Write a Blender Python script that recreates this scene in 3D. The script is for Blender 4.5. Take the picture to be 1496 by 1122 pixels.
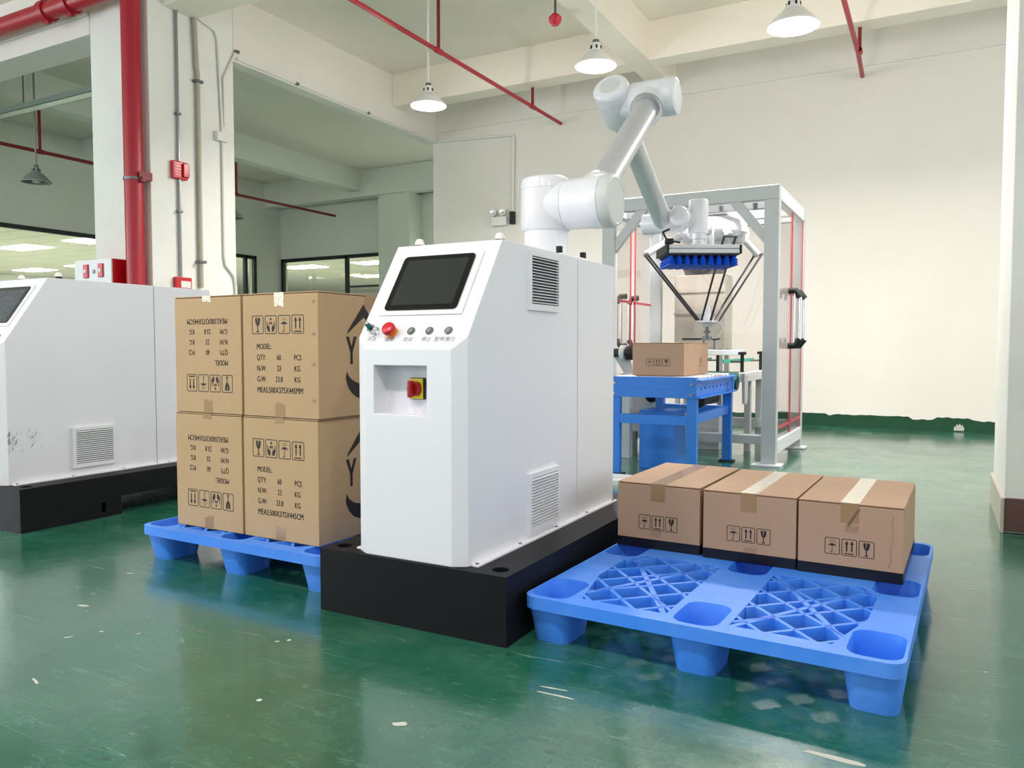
import bpy, bmesh, math, random
from mathutils import Vector as V, Matrix

SC = bpy.context.scene
for o in list(bpy.data.objects):
    bpy.data.objects.remove(o, do_unlink=True)
COL = SC.collection
R = math.radians
random.seed(7)

# ------------------------------------------------------------------ camera, world, lights, exposure
FPX, YAW, PITCH, CAMH = 1141.0, R(28.5716), R(2.7098), 0.86
fw = V((-math.sin(YAW) * math.cos(PITCH), math.cos(YAW) * math.cos(PITCH), -math.sin(PITCH)))
rt = V((math.cos(YAW), math.sin(YAW), 0))
up = rt.cross(fw)
cd = bpy.data.cameras.new('camera')
cam = bpy.data.objects.new('camera', cd)
COL.objects.link(cam)
cam.matrix_world = Matrix(((rt.x, up.x, -fw.x, 0), (rt.y, up.y, -fw.y, 0), (rt.z, up.z, -fw.z, CAMH), (0, 0, 0, 1)))
cd.sensor_width = 36.0
cd.lens = FPX / 1496.0 * 36.0
cd.clip_start = 0.05
cd.clip_end = 200
SC.camera = cam

w = bpy.data.worlds.new('daylight')
SC.world = w
w.use_nodes = True
w.node_tree.nodes['Background'].inputs[0].default_value = (0.93, 0.97, 1.0, 1)
w.node_tree.nodes['Background'].inputs[1].default_value = 0.7


def area(name, loc, target, sx, sy, power, col, spread=180, shape='RECTANGLE'):
    l = bpy.data.lights.new(name, 'AREA')
    l.shape = shape
    l.size = sx
    if shape == 'RECTANGLE':
        l.size_y = sy
    l.energy = power
    l.color = col
    l.spread = R(spread)
    o = bpy.data.objects.new(name, l)
    COL.objects.link(o)
    o.location = loc
    o.rotation_euler = (V(target) - V(loc)).to_track_quat('-Z', 'Y').to_euler()
    return o


# daylight entering by the tall windows of the wall behind the camera and of the right-hand wall
for x, pw_ in ((-8.2, 185), (-4.0, 16), (0.2, 10), (4.0, 10)):
    area('window_and_added_daylight', (x, -4.95, 2.2), (x, 3, 2.0), 3.0, 2.8, pw_, (0.89, 0.91, 1.0))
for y, pw_ in ((-1.5, 30), (2.5, 62), (6.5, 72)):
    area('window_and_added_daylight', (5.95, y, 2.2), (0, y, 2.0), 2.8, 2.8, pw_, (0.97, 0.98, 1.0))
# and by the window of the left-hand wall, level with the camera
area('window_and_added_daylight', (-12.5, -1.5, 2.1), (0, -1.5, 2.0), 4.0, 2.6, 300, (0.92, 0.98, 1.0))
# added light at an unseen window, brightening the far bay
area('window_and_added_daylight', (-7.4, 12.5, 1.9), (-8.0, 6, 2.2), 1.9, 1.7, 26, (0.92, 1.0, 0.93))

SC.view_settings.view_transform = 'Standard'
SC.view_settings.look = 'None'
SC.view_settings.gamma = 1.0
SC.view_settings.use_curve_mapping = False
SC.view_settings.exposure = 0.0
SC.cycles.max_bounces = 6
SC.cycles.diffuse_bounces = 4
SC.cycles.glossy_bounces = 4
SC.cycles.transparent_max_bounces = 12
SC.cycles.sample_clamp_indirect = 6.0
SC.cycles.use_denoising = True
SC.cycles.adaptive_threshold = 0.025


# ------------------------------------------------------------------ materials
def lin(c):
    out = []
    for v in c[:3]:
        v = v / 255.0
        out.append(v / 12.92 if v <= 0.04045 else ((v + 0.055) / 1.055) ** 2.4)
    return (out[0], out[1], out[2], 1.0)


def mat(name, c, rough=0.5, metal=0.0, var=None, bump=None, emit=None, spec=0.5, coat=0.0, aniso=None):
    m = bpy.data.materials.new(name)
    m.use_nodes = True
    nt = m.node_tree
    b = nt.nodes['Principled BSDF']
    b.inputs['Base Color'].default_value = lin(c)
    b.inputs['Roughness'].default_value = rough
    b.inputs['Metallic'].default_value = metal
    b.inputs['Specular IOR Level'].default_value = spec
    b.inputs['Coat Weight'].default_value = coat
    b.inputs['Coat Roughness'].default_value = 0.08
    tc = nt.nodes.new('ShaderNodeTexCoord')
    if var:
        sc_, amt, c2 = var
        n = nt.nodes.new('ShaderNodeTexNoise')
        n.inputs['Scale'].default_value = sc_
        n.inputs['Detail'].default_value = 6
        n.inputs['Roughness'].default_value = 0.65
        if aniso:
            mp = nt.nodes.new('ShaderNodeMapping')
            mp.inputs['Scale'].default_value = aniso
            nt.links.new(tc.outputs['Object'], mp.inputs['Vector'])
            nt.links.new(mp.outputs['Vector'], n.inputs['Vector'])
        else:
            nt.links.new(tc.outputs['Object'], n.inputs['Vector'])
        mr = nt.nodes.new('ShaderNodeMapRange')
        mr.inputs['From Min'].default_value = 0.35
        mr.inputs['From Max'].default_value = 0.75
        mr.inputs['To Max'].default_value = amt
        nt.links.new(n.outputs['Fac'], mr.inputs['Value'])
        mx = nt.nodes.new('ShaderNodeMix')
        mx.data_type = 'RGBA'
        mx.inputs['A'].default_value = lin(c)
        mx.inputs['B'].default_value = lin(c2)
        nt.links.new(mr.outputs['Result'], mx.inputs['Factor'])
        nt.links.new(mx.outputs['Result'], b.inputs['Base Color'])
    if bump:
        n2 = nt.nodes.new('ShaderNodeTexNoise')
        n2.inputs['Scale'].default_value = bump[0]
        n2.inputs['Detail'].default_value = 4
        nt.links.new(tc.outputs['Object'], n2.inputs['Vector'])
        bp = nt.nodes.new('ShaderNodeBump')
        bp.inputs['Strength'].default_value = bump[1]
        bp.inputs['Distance'].default_value = 0.01
        nt.links.new(n2.outputs['Fac'], bp.inputs['Height'])
        nt.links.new(bp.outputs['Normal'], b.inputs['Normal'])
    if emit:
        b.inputs['Emission Color'].default_value = lin(emit[0])
        b.inputs['Emission Strength'].default_value = emit[1]
    return m


def glass_mat(name, tint, refl=0.035):
    m = bpy.data.materials.new(name)
    m.use_nodes = True
    nt = m.node_tree
    nt.nodes.clear()
    out = nt.nodes.new('ShaderNodeOutputMaterial')
    t = nt.nodes.new('ShaderNodeBsdfTransparent')
    t.inputs[0].default_value = (*tint, 1)
    g = nt.nodes.new('ShaderNodeBsdfGlossy')
    g.inputs['Roughness'].default_value = 0.03
    lw = nt.nodes.new('ShaderNodeLayerWeight')
    pw = nt.nodes.new('ShaderNodeMath')
    pw.operation = 'POWER'
    pw.inputs[1].default_value = 4.0
    ma = nt.nodes.new('ShaderNodeMath')
    ma.operation = 'MULTIPLY_ADD'
    ma.inputs[1].default_value = 0.6
    ma.inputs[2].default_value = refl
    lw.inputs['Blend'].default_value = 0.5
    nt.links.new(lw.outputs['Facing'], pw.inputs[0])
    nt.links.new(pw.outputs[0], ma.inputs[0])
    mx = nt.nodes.new('ShaderNodeMixShader')
    nt.links.new(ma.outputs[0], mx.inputs[0])
    nt.links.new(t.outputs[0], mx.inputs[1])
    nt.links.new(g.outputs[0], mx.inputs[2])
    nt.links.new(mx.outputs[0], out.inputs[0])
    return m


def floor_mat():
    m = bpy.data.materials.new('green_epoxy')
    m.use_nodes = True
    nt = m.node_tree
    L = nt.links.new
    N = nt.nodes.new
    b = nt.nodes['Principled BSDF']
    tc = N('ShaderNodeTexCoord')

    def noise(scale, detail=5, rough=0.6, mapping=None, rot=0):
        n = N('ShaderNodeTexNoise')
        n.inputs['Scale'].default_value = scale
        n.inputs['Detail'].default_value = detail
        n.inputs['Roughness'].default_value = rough
        if mapping:
            mp = N('ShaderNodeMapping')
            mp.inputs['Scale'].default_value = mapping
            mp.inputs['Rotation'].default_value = (0, 0, rot)
            L(tc.outputs['Object'], mp.inputs['Vector'])
            L(mp.outputs['Vector'], n.inputs['Vector'])
        else:
            L(tc.outputs['Object'], n.inputs['Vector'])
        return n.outputs['Fac']

    def rng(v, a, b_, lo=0.0, hi=1.0):
        r = N('ShaderNodeMapRange')
        r.inputs['From Min'].default_value = a
        r.inputs['From Max'].default_value = b_
        r.inputs['To Min'].default_value = lo
        r.inputs['To Max'].default_value = hi
        L(v, r.inputs['Value'])
        return r.outputs['Result']

    def mix(f, a, b_):
        x = N('ShaderNodeMix')
        x.data_type = 'RGBA'
        L(f, x.inputs['Factor'])
        for k, s in (('A', a), ('B', b_)):
            if isinstance(s, tuple):
                x.inputs[k].default_value = s
            else:
                L(s, x.inputs[k])
        return x.outputs['Result']

    def mul(a, b_):
        x = N('ShaderNodeMath')
        x.operation = 'MULTIPLY'
        L(a, x.inputs[0])
        L(b_, x.inputs[1])
        return x.outputs[0]

    c = mix(rng(noise(1.1, 6, 0.7), 0.35, 0.7), lin((18, 80, 60)), lin((32, 106, 84)))
    # worn, dusty patches
    c = mix(rng(noise(3.6, 10, 0.82), 0.46, 0.78, 0, 0.6), c, lin((88, 128, 108)))
    # scuffs dragged in two directions
    s1 = rng(noise(9, 8, 0.75, (1.0, 3.5, 1), 0.5), 0.55, 0.74, 0, 0.5)
    s2 = rng(noise(8, 8, 0.75, (3.0, 1.0, 1), 0.2), 0.60, 0.78, 0, 0.40)
    c = mix(s1, c, lin((98, 140, 118)))
    c = mix(s2, c, lin((84, 126, 106)))
    # fine scratches: thin level lines of stretched noise, broken up by a larger noise
    for k, (mp, rot) in enumerate((((0.16, 5.0, 1), 0.9), ((0.13, 4.4, 1), -0.35), ((0.2, 6.5, 1), 2.1))):
        n = noise(3.2 + k, 1, 0.3, mp, rot)
        x = N('ShaderNodeMath')
        x.operation = 'COMPARE'
        x.inputs[1].default_value = 0.5
        x.inputs[2].default_value = 0.003
        L(n, x.inputs[0])
        c = mix(mul(x.outputs[0], rng(noise(2.3 + k, 2), 0.54, 0.64, 0, 0.42)), c, lin((150, 178, 162)))
    # chipped flakes showing pale screed
    vo = N('ShaderNodeTexVoronoi')
    vo.inputs['Scale'].default_value = 6.5
    L(tc.outputs['Object'], vo.inputs['Vector'])
    d = N('ShaderNodeMath')
    d.operation = 'ADD'
    L(vo.outputs['Distance'], d.inputs[0])
    L(rng(noise(22, 3), 0.3, 0.7, -0.05, 0.05), d.inputs[1])
    chip = rng(d.outputs[0], 0.030, 0.042, 1, 0)
    c = mix(mul(chip, rng(vo.outputs['Color'], 0.60, 0.62)), c, lin((215, 222, 212)))
    # dark damp spots
    v2 = N('ShaderNodeTexVoronoi')
    v2.inputs['Scale'].default_value = 7.0
    mp = N('ShaderNodeMapping')
    mp.inputs['Scale'].default_value = (1.0, 2.2, 1)
    mp.inputs['Rotation'].default_value = (0, 0, 0.4)
    L(tc.outputs['Object'], mp.inputs['Vector'])
    L(mp.outputs['Vector'], v2.inputs['Vector'])
    damp = mul(rng(v2.outputs['Distance'], 0.10, 0.14, 1, 0), rng(v2.outputs['Color'], 0.72, 0.75, 0, 0.6))
    c = mix(damp, c, lin((10, 46, 36)))
    L(c, b.inputs['Base Color'])
    L(rng(noise(2.2, 7, 0.7), 0.3, 0.75, 0.12, 0.34), b.inputs['Roughness'])
    b.inputs['Specular IOR Level'].default_value = 0.75
    b.inputs['Coat Weight'].default_value = 0.4
    b.inputs['Coat Roughness'].default_value = 0.10
    bp = N('ShaderNodeBump')
    bp.inputs['Strength'].default_value = 0.06
    bp.inputs['Distance'].default_value = 0.01
    L(noise(14, 5), bp.inputs['Height'])
    L(bp.outputs['Normal'], b.inputs['Normal'])
    L(bp.outputs['Normal'], b.inputs['Coat Normal'])
    return m


M = {}
M['floor'] = floor_mat()
M['wall'] = mat('cream_wall_paint', (235, 231, 224), 0.75, var=(1.3, 0.35, (221, 216, 206)), bump=(18, 0.05))
M['wallfar'] = mat('far_wall_paint', (226, 231, 219), 0.8, var=(0.8, 0.4, (212, 219, 205)))
M['ceil'] = mat('ceiling_paint', (243, 235, 222), 0.85, var=(0.9, 0.4, (232, 223, 208)), bump=(10, 0.05))
M['column'] = mat('white_column_paint', (236, 236, 230), 0.7, var=(2.2, 0.4, (216, 214, 208)), bump=(20, 0.08))
M['skirt'] = mat('dark_green_skirting_paint', (8, 62, 38), 0.5, var=(6, 0.5, (16, 84, 52)))
M['tile'] = mat('brown_skirting_tile', (98, 66, 62), 0.35, var=(9, 0.5, (70, 44, 44)))
M['chip'] = mat('bare_plaster', (188, 190, 180), 0.8)
M['red'] = mat('red_pipe_paint', (176, 24, 44), 0.38, var=(5, 0.35, (140, 18, 34)), bump=(30, 0.04))
M['darkred'] = mat('dull_red_pipe_paint', (128, 20, 26), 0.5)
M['redbox'] = mat('red_cabinet_enamel', (196, 14, 26), 0.3)
M['redplastic'] = mat('red_plastic', (200, 30, 48), 0.35)
M['white'] = mat('white_powder_coat', (228, 230, 234), 0.42, var=(3, 0.25, (218, 220, 224)))
M['whitemc'] = mat('white_cabinet_paint', (228, 229, 236), 0.38, var=(2.0, 0.25, (221, 222, 229)))
M['arm'] = mat('white_robot_shell', (236, 237, 243), 0.28, coat=0.2)
M['armcap'] = mat('pale_grey_robot_cap', (214, 217, 215), 0.4)
M['alu'] = mat('anodised_aluminium', (208, 209, 213), 0.36, 0.4)
M['chrome'] = mat('bright_metal', (210, 212, 214), 0.18, 1.0)
M['steel'] = mat('dull_steel', (120, 122, 124), 0.4, 0.8)
M['darkmetal'] = mat('dark_carbon_rod', (52, 52, 56), 0.35, 0.4)
M['black'] = mat('black_powder_coat', (17, 20, 25), 0.42, var=(7, 0.4, (34, 37, 42)), aniso=(1, 1, 3))
M['blackplinth'] = mat('black_plinth_steel', (9, 11, 15), 0.55, spec=0.22, var=(9, 0.5, (24, 25, 30)), aniso=(0.6, 1, 2.4))
M['hole'] = mat('black_hole', (3, 3, 4), 0.9)
M['ventback'] = mat('vent_gap_shade', (70, 72, 76), 0.8)  # back plate coloured dark to deepen the shade between slats
M['rubber'] = mat('black_rubber', (16, 16, 18), 0.6)
M['screen'] = mat('black_screen_glass', (4, 4, 6), 0.10)
M['lcd'] = mat('dark_display', (40, 43, 44), 0.16)
M['film'] = mat('crinkled_film_screen', (62, 70, 80), 0.12, bump=(26, 1.0))
M['estop'] = mat('red_mushroom_button', (196, 20, 34), 0.3)
M['orange'] = mat('amber_ring', (240, 150, 40), 0.4)
M['yellow'] = mat('yellow_plate', (236, 214, 32), 0.4)
M['knobred'] = mat('dark_red_knob', (150, 14, 22), 0.35)
M['teal'] = mat('teal_key_tag', (40, 120, 112), 0.4)
M['ink'] = mat('black_print_ink', (38, 32, 30), 0.7)
M['greyink'] = mat('grey_engraving', (120, 124, 130), 0.6)
M['kraft'] = mat('kraft_cardboard', (186, 157, 120), 0.78, var=(6, 0.3, (174, 145, 108)), bump=(40, 0.05))
M['kraft2'] = mat('pinkish_cardboard', (182, 149, 121), 0.72, var=(5, 0.35, (168, 134, 106)), bump=(40, 0.05))
M['fluting'] = mat('dark_corrugated_edge', (120, 90, 62), 0.9)
M['tape'] = mat('brown_tape', (160, 127, 90), 0.22, coat=0.5)
M['tapegrey'] = mat('greyish_clear_tape', (176, 150, 122), 0.16, coat=0.6)
M['tapelight'] = mat('crinkled_clear_tape', (226, 216, 196), 0.22, coat=0.5, bump=(60, 0.6))
M['blackband'] = mat('black_film_band', (14, 13, 17), 0.35)
M['bluep'] = mat('blue_pallet_plastic', (50, 132, 244), 0.42, var=(4, 0.5, (116, 168, 246)), bump=(60, 0.05))
M['bluec'] = mat('blue_conveyor_paint', (48, 126, 222), 0.38)
M['bluesuction'] = mat('blue_silicone', (14, 84, 214), 0.35)
M['cell'] = mat('shaded_frame_paint', (192, 197, 199), 0.45)  # frame paint greyed, the shade of its front faces is in the colour
M['acrylic'] = glass_mat('clear_acrylic', (0.95, 0.93, 0.93))
M['glass'] = glass_mat('window_glass', (0.93, 0.98, 0.94))
M['clearred'] = mat('red_edge_strip', (204, 72, 88), 0.4)
M['greenbelt'] = mat('dark_green_belt', (16, 92, 66), 0.5)
M['tealguide'] = mat('teal_guide_strip', (70, 190, 160), 0.4)
M['stainless'] = mat('stainless_sheet', (212, 210, 196), 0.35, 0.2, var=(3, 0.4, (190, 188, 174)))
M['greysheet'] = mat('grey_sheet', (188, 190, 190), 0.5)
M['lampshade'] = mat('white_lamp_shade', (232, 232, 230), 0.4)
M['lampdim'] = mat('grey_lamp_shade', (140, 144, 136), 0.5)
M['bulb'] = mat('frosted_bulb', (205, 206, 196), 0.4)
M['lens'] = mat('lit_led_lens', (255, 255, 255), 0.4, emit=((255, 250, 240), 9.0))
M['panel'] = mat('lit_ceiling_panel', (255, 255, 255), 0.4, emit=((255, 252, 238), 15.0))
M['tileceil'] = mat('office_ceiling_tile', (228, 228, 212), 0.8)
M['officewall'] = mat('office_wall', (230, 230, 226), 0.8)
M['frame'] = mat('black_window_frame', (26, 32, 32), 0.4)
M['conduit'] = mat('grey_steel_conduit', (150, 152, 154), 0.35, 0.6)
M['beige'] = mat('beige_pipe', (176, 170, 152), 0.5)
M['pvc'] = mat('white_pvc', (232, 230, 224), 0.45)
M['tray'] = mat('galvanised_tray', (170, 186, 182), 0.3, 0.7)

# ------------------------------------------------------------------ mesh helpers
PM = {}
BEVELLED = set()
I4 = Matrix.Identity(4)


def nb():
    return bmesh.new()


def box(bm, a, b, bev=0.0, seg=2, mx=None):
    x0, x1 = sorted((a[0], b[0]))
    y0, y1 = sorted((a[1], b[1]))
    z0, z1 = sorted((a[2], b[2]))
    vs = [bm.verts.new(p) for p in ((x0, y0, z0), (x1, y0, z0), (x1, y1, z0), (x0, y1, z0), (x0, y0, z1), (x1, y0, z1), (x1, y1, z1), (x0, y1, z1))]
    if mx is not None:
        for v in vs:
            v.co = mx @ v.co
    fs = [bm.faces.new([vs[i] for i in q]) for q in ((0, 3, 2, 1), (4, 5, 6, 7), (0, 1, 5, 4), (1, 2, 6, 5), (2, 3, 7, 6), (3, 0, 4, 7))]
    if bev > 0:
        BEVELLED.add(id(bm))
        es = list({e for f in fs for e in f.edges})
        bmesh.ops.bevel(bm, geom=es, offset=bev, segments=seg, affect='EDGES', profile=0.5)
    return bm


def basis(ax):
    ax = V(ax).normalized()
    t = V((0, 0, 1)) if abs(ax.z) < 0.9 else V((1, 0, 0))
    a = ax.cross(t).normalized()
    return ax, a, ax.cross(a).normalized()


def lathe(bm, prof, p, axis, n=24):
    ax, a, b = basis(axis)
    p = V(p)
    rings = []
    for r, t in prof:
        c = p + ax * t
        if r < 1e-6:
            rings.append([bm.verts.new(c)])
        else:
            rings.append([bm.verts.new(c + (a * math.cos(2 * math.pi * k / n) + b * math.sin(2 * math.pi * k / n)) * r) for k in range(n)])
    for u, v in zip(rings, rings[1:]):
        if len(u) == 1 and len(v) == 1:
            continue
        for k in range(n):
            j = (k + 1) % n
            if len(u) == 1:
                bm.faces.new((u[0], v[k], v[j]))
            elif len(v) == 1:
                bm.faces.new((u[k], u[j], v[0]))
            else:
                bm.faces.new((u[k], u[j], v[j], v[k]))
    return bm


def cyl(bm, p, q, r, r2=None, n=24, bev=0.0):
    p, q = V(p), V(q)
    Ln = (q - p).length
    r2 = r if r2 is None else r2
    if bev > 0:
        pr = [(0, 0), (r - bev, 0), (r - bev * 0.3, bev * 0.3), (r, bev), (r2, Ln - bev), (r2 - bev * 0.3, Ln - bev * 0.3), (r2 - bev, Ln), (0, Ln)]
    else:
        pr = [(0, 0), (r, 0), (r2, Ln), (0, Ln)]
    return lathe(bm, pr, p, q - p, n)


def tube(bm, pts, r, n=10, cap=True):
    pts = [V(p) for p in pts]
    rings = []
    d0 = (pts[1] - pts[0]).normalized()
    _, a, b = basis(d0)
    for i, p in enumerate(pts):
        if i == 0:
            d = pts[1] - pts[0]
        elif i == len(pts) - 1:
            d = pts[-1] - pts[-2]
        else:
            d = (pts[i] - pts[i - 1]).normalized() + (pts[i + 1] - pts[i]).normalized()
        d.normalize()
        a = (a - d * a.dot(d)).normalized()
        b = d.cross(a)
        rings.append([bm.verts.new(p + (a * math.cos(2 * math.pi * k / n) + b * math.sin(2 * math.pi * k / n)) * r) for k in range(n)])
    for u, v in zip(rings, rings[1:]):
        for k in range(n):
            j = (k + 1) % n
            bm.faces.new((u[k], u[j], v[j], v[k]))
    if cap:
        bm.faces.new(rings[0][::-1])
        bm.faces.new(rings[-1])
    return bm


def prism(bm, poly, d, mx=I4):
    """polygon in local xy, from local z=0 to z=d"""
    a = [bm.verts.new(mx @ V((x, y, 0))) for x, y in poly]
    b = [bm.verts.new(mx @ V((x, y, d))) for x, y in poly]
    bm.faces.new(a[::-1])
    bm.faces.new(b)
    n = len(poly)
    for k in range(n):
        j = (k + 1) % n
        bm.faces.new((a[k], a[j], b[j], b[k]))
    return bm


def slab(bm, outer, holes, z0, z1, mx=I4):
    """flat plate with holes"""
    for z in (z0, z1):
        es = []
        for lp in [outer] + holes:
            vs = [bm.verts.new(mx @ V((x, y, z))) for x, y in lp]
            es += [bm.edges.new((vs[k], vs[(k + 1) % len(vs)])) for k in range(len(vs))]
        bmesh.ops.triangle_fill(bm, edges=es, use_beauty=True, use_dissolve=False)
    for lp in [outer] + holes:
        a = [bm.verts.new(mx @ V((x, y, z0))) for x, y in lp]
        b = [bm.verts.new(mx @ V((x, y, z1))) for x, y in lp]
        for k in range(len(lp)):
            j = (k + 1) % len(lp)
            bm.faces.new((a[k], a[j], b[j], b[k]))
    bmesh.ops.remove_doubles(bm, verts=bm.verts[:], dist=1e-5)
    return bm


def rrect(cx, cy, hx, hy, r, n=4):
    out = []
    for sx, sy, a0 in ((1, 1, 0), (-1, 1, 90), (-1, -1, 180), (1, -1, 270)):
        for k in range(n + 1):
            a = R(a0 + 90 * k / n)
            out.append((cx + sx * (hx - r) + r * math.cos(a), cy + sy * (hy - r) + r * math.sin(a)))
    return out


def mesh_of(name, bm, m, angle=35):
    bmesh.ops.recalc_face_normals(bm, faces=bm.faces[:])
    me = bpy.data.meshes.new(name)
    bm.to_mesh(me)
    bm.free()
    for p in me.polygons:
        p.use_smooth = True
    me.set_sharp_from_angle(angle=R(angle))
    me.materials.append(M[m] if isinstance(m, str) else m)
    return me


def root_of(o):
    while o.parent:
        o = o.parent
    return o


def obj(name, bm, m, parent=None, label=None, angle=35):
    if parent is not None:
        bm.transform(PM.get(root_of(parent).name, I4).inverted())
    wn = id(bm) in BEVELLED or name in ('front_housing', 'rear_housing')
    BEVELLED.discard(id(bm))
    me = mesh_of(name, bm, m, angle)
    o = bpy.data.objects.new(name, me)
    COL.objects.link(o)
    if wn:      # keep the flat faces of bevelled boxes flat-shaded
        md = o.modifiers.new('weighted_normal', 'WEIGHTED_NORMAL')
        md.keep_sharp = True
    if parent is not None:
        o.parent = parent
    if label:
        o['label'] = label
    return o


def tag(o, label, cat, group=None, kind=None):
    o['label'] = label
    o['category'] = cat
    if group:
        o['group'] = group
    if kind:
        o['kind'] = kind
    return o


def thing(name, label, cat, loc=(0, 0, 0), group=None):
    o = bpy.data.objects.new(name, None)
    o.empty_display_size = 0.1
    COL.objects.link(o)
    o.location = loc
    PM[o.name] = Matrix.Translation(V(loc))
    return tag(o, label, cat, group)


def struct(name, bm, m, label=None, parent=None, angle=35):
    o = obj(name, bm, m, parent, angle=angle)
    if parent is None:
        o['kind'] = 'structure'
        if label:
            o['label'] = label
    return o


def dup(root, loc, rotz, label):
    r = root.copy()
    COL.objects.link(r)
    r.location = loc
    r.rotation_euler = (0, 0, rotz)
    r['label'] = label
    for ch in list(root.children):
        c = ch.copy()
        COL.objects.link(c)
        c.parent = r
        for g in list(ch.children):
            d = g.copy()
            COL.objects.link(d)
            d.parent = c
    return r


def difference(bm, cutters):
    """bm minus each cutter bmesh, exact boolean, evaluated once"""
    me = bpy.data.meshes.new('a')
    bmesh.ops.recalc_face_normals(bm, faces=bm.faces[:])
    bm.to_mesh(me)
    bm.free()
    a = bpy.data.objects.new('a', me)
    COL.objects.link(a)
    tmp = []
    for c in cutters:
        bmesh.ops.recalc_face_normals(c, faces=c.faces[:])
        mc = bpy.data.meshes.new('c')
        c.to_mesh(mc)
        c.free()
        oc = bpy.data.objects.new('c', mc)
        COL.objects.link(oc)
        md = a.modifiers.new('b', 'BOOLEAN')
        md.operation = 'DIFFERENCE'
        md.solver = 'EXACT'
        md.object = oc
        tmp.append(oc)
    dg = bpy.context.evaluated_depsgraph_get()
    out = nb()
    out.from_mesh(a.evaluated_get(dg).to_mesh())
    for o in [a] + tmp:
        bpy.data.objects.remove(o, do_unlink=True)
    return out


# ---- flat print: text and pictograms as thin polygons
_txt = {}


def text2d(s):
    if s not in _txt:
        cu = bpy.data.curves.new('t', 'FONT')
        cu.body = s
        cu.size = 1.0
        cu.resolution_u = 2
        o = bpy.data.objects.new('t', cu)
        COL.objects.link(o)
        dg = bpy.context.evaluated_depsgraph_get()
        me = bpy.data.meshes.new_from_object(o.evaluated_get(dg))
        _txt[s] = ([(v.co.x, v.co.y) for v in me.vertices], [tuple(p.vertices) for p in me.polygons])
        bpy.data.objects.remove(o, do_unlink=True)
    return _txt[s]


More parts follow.
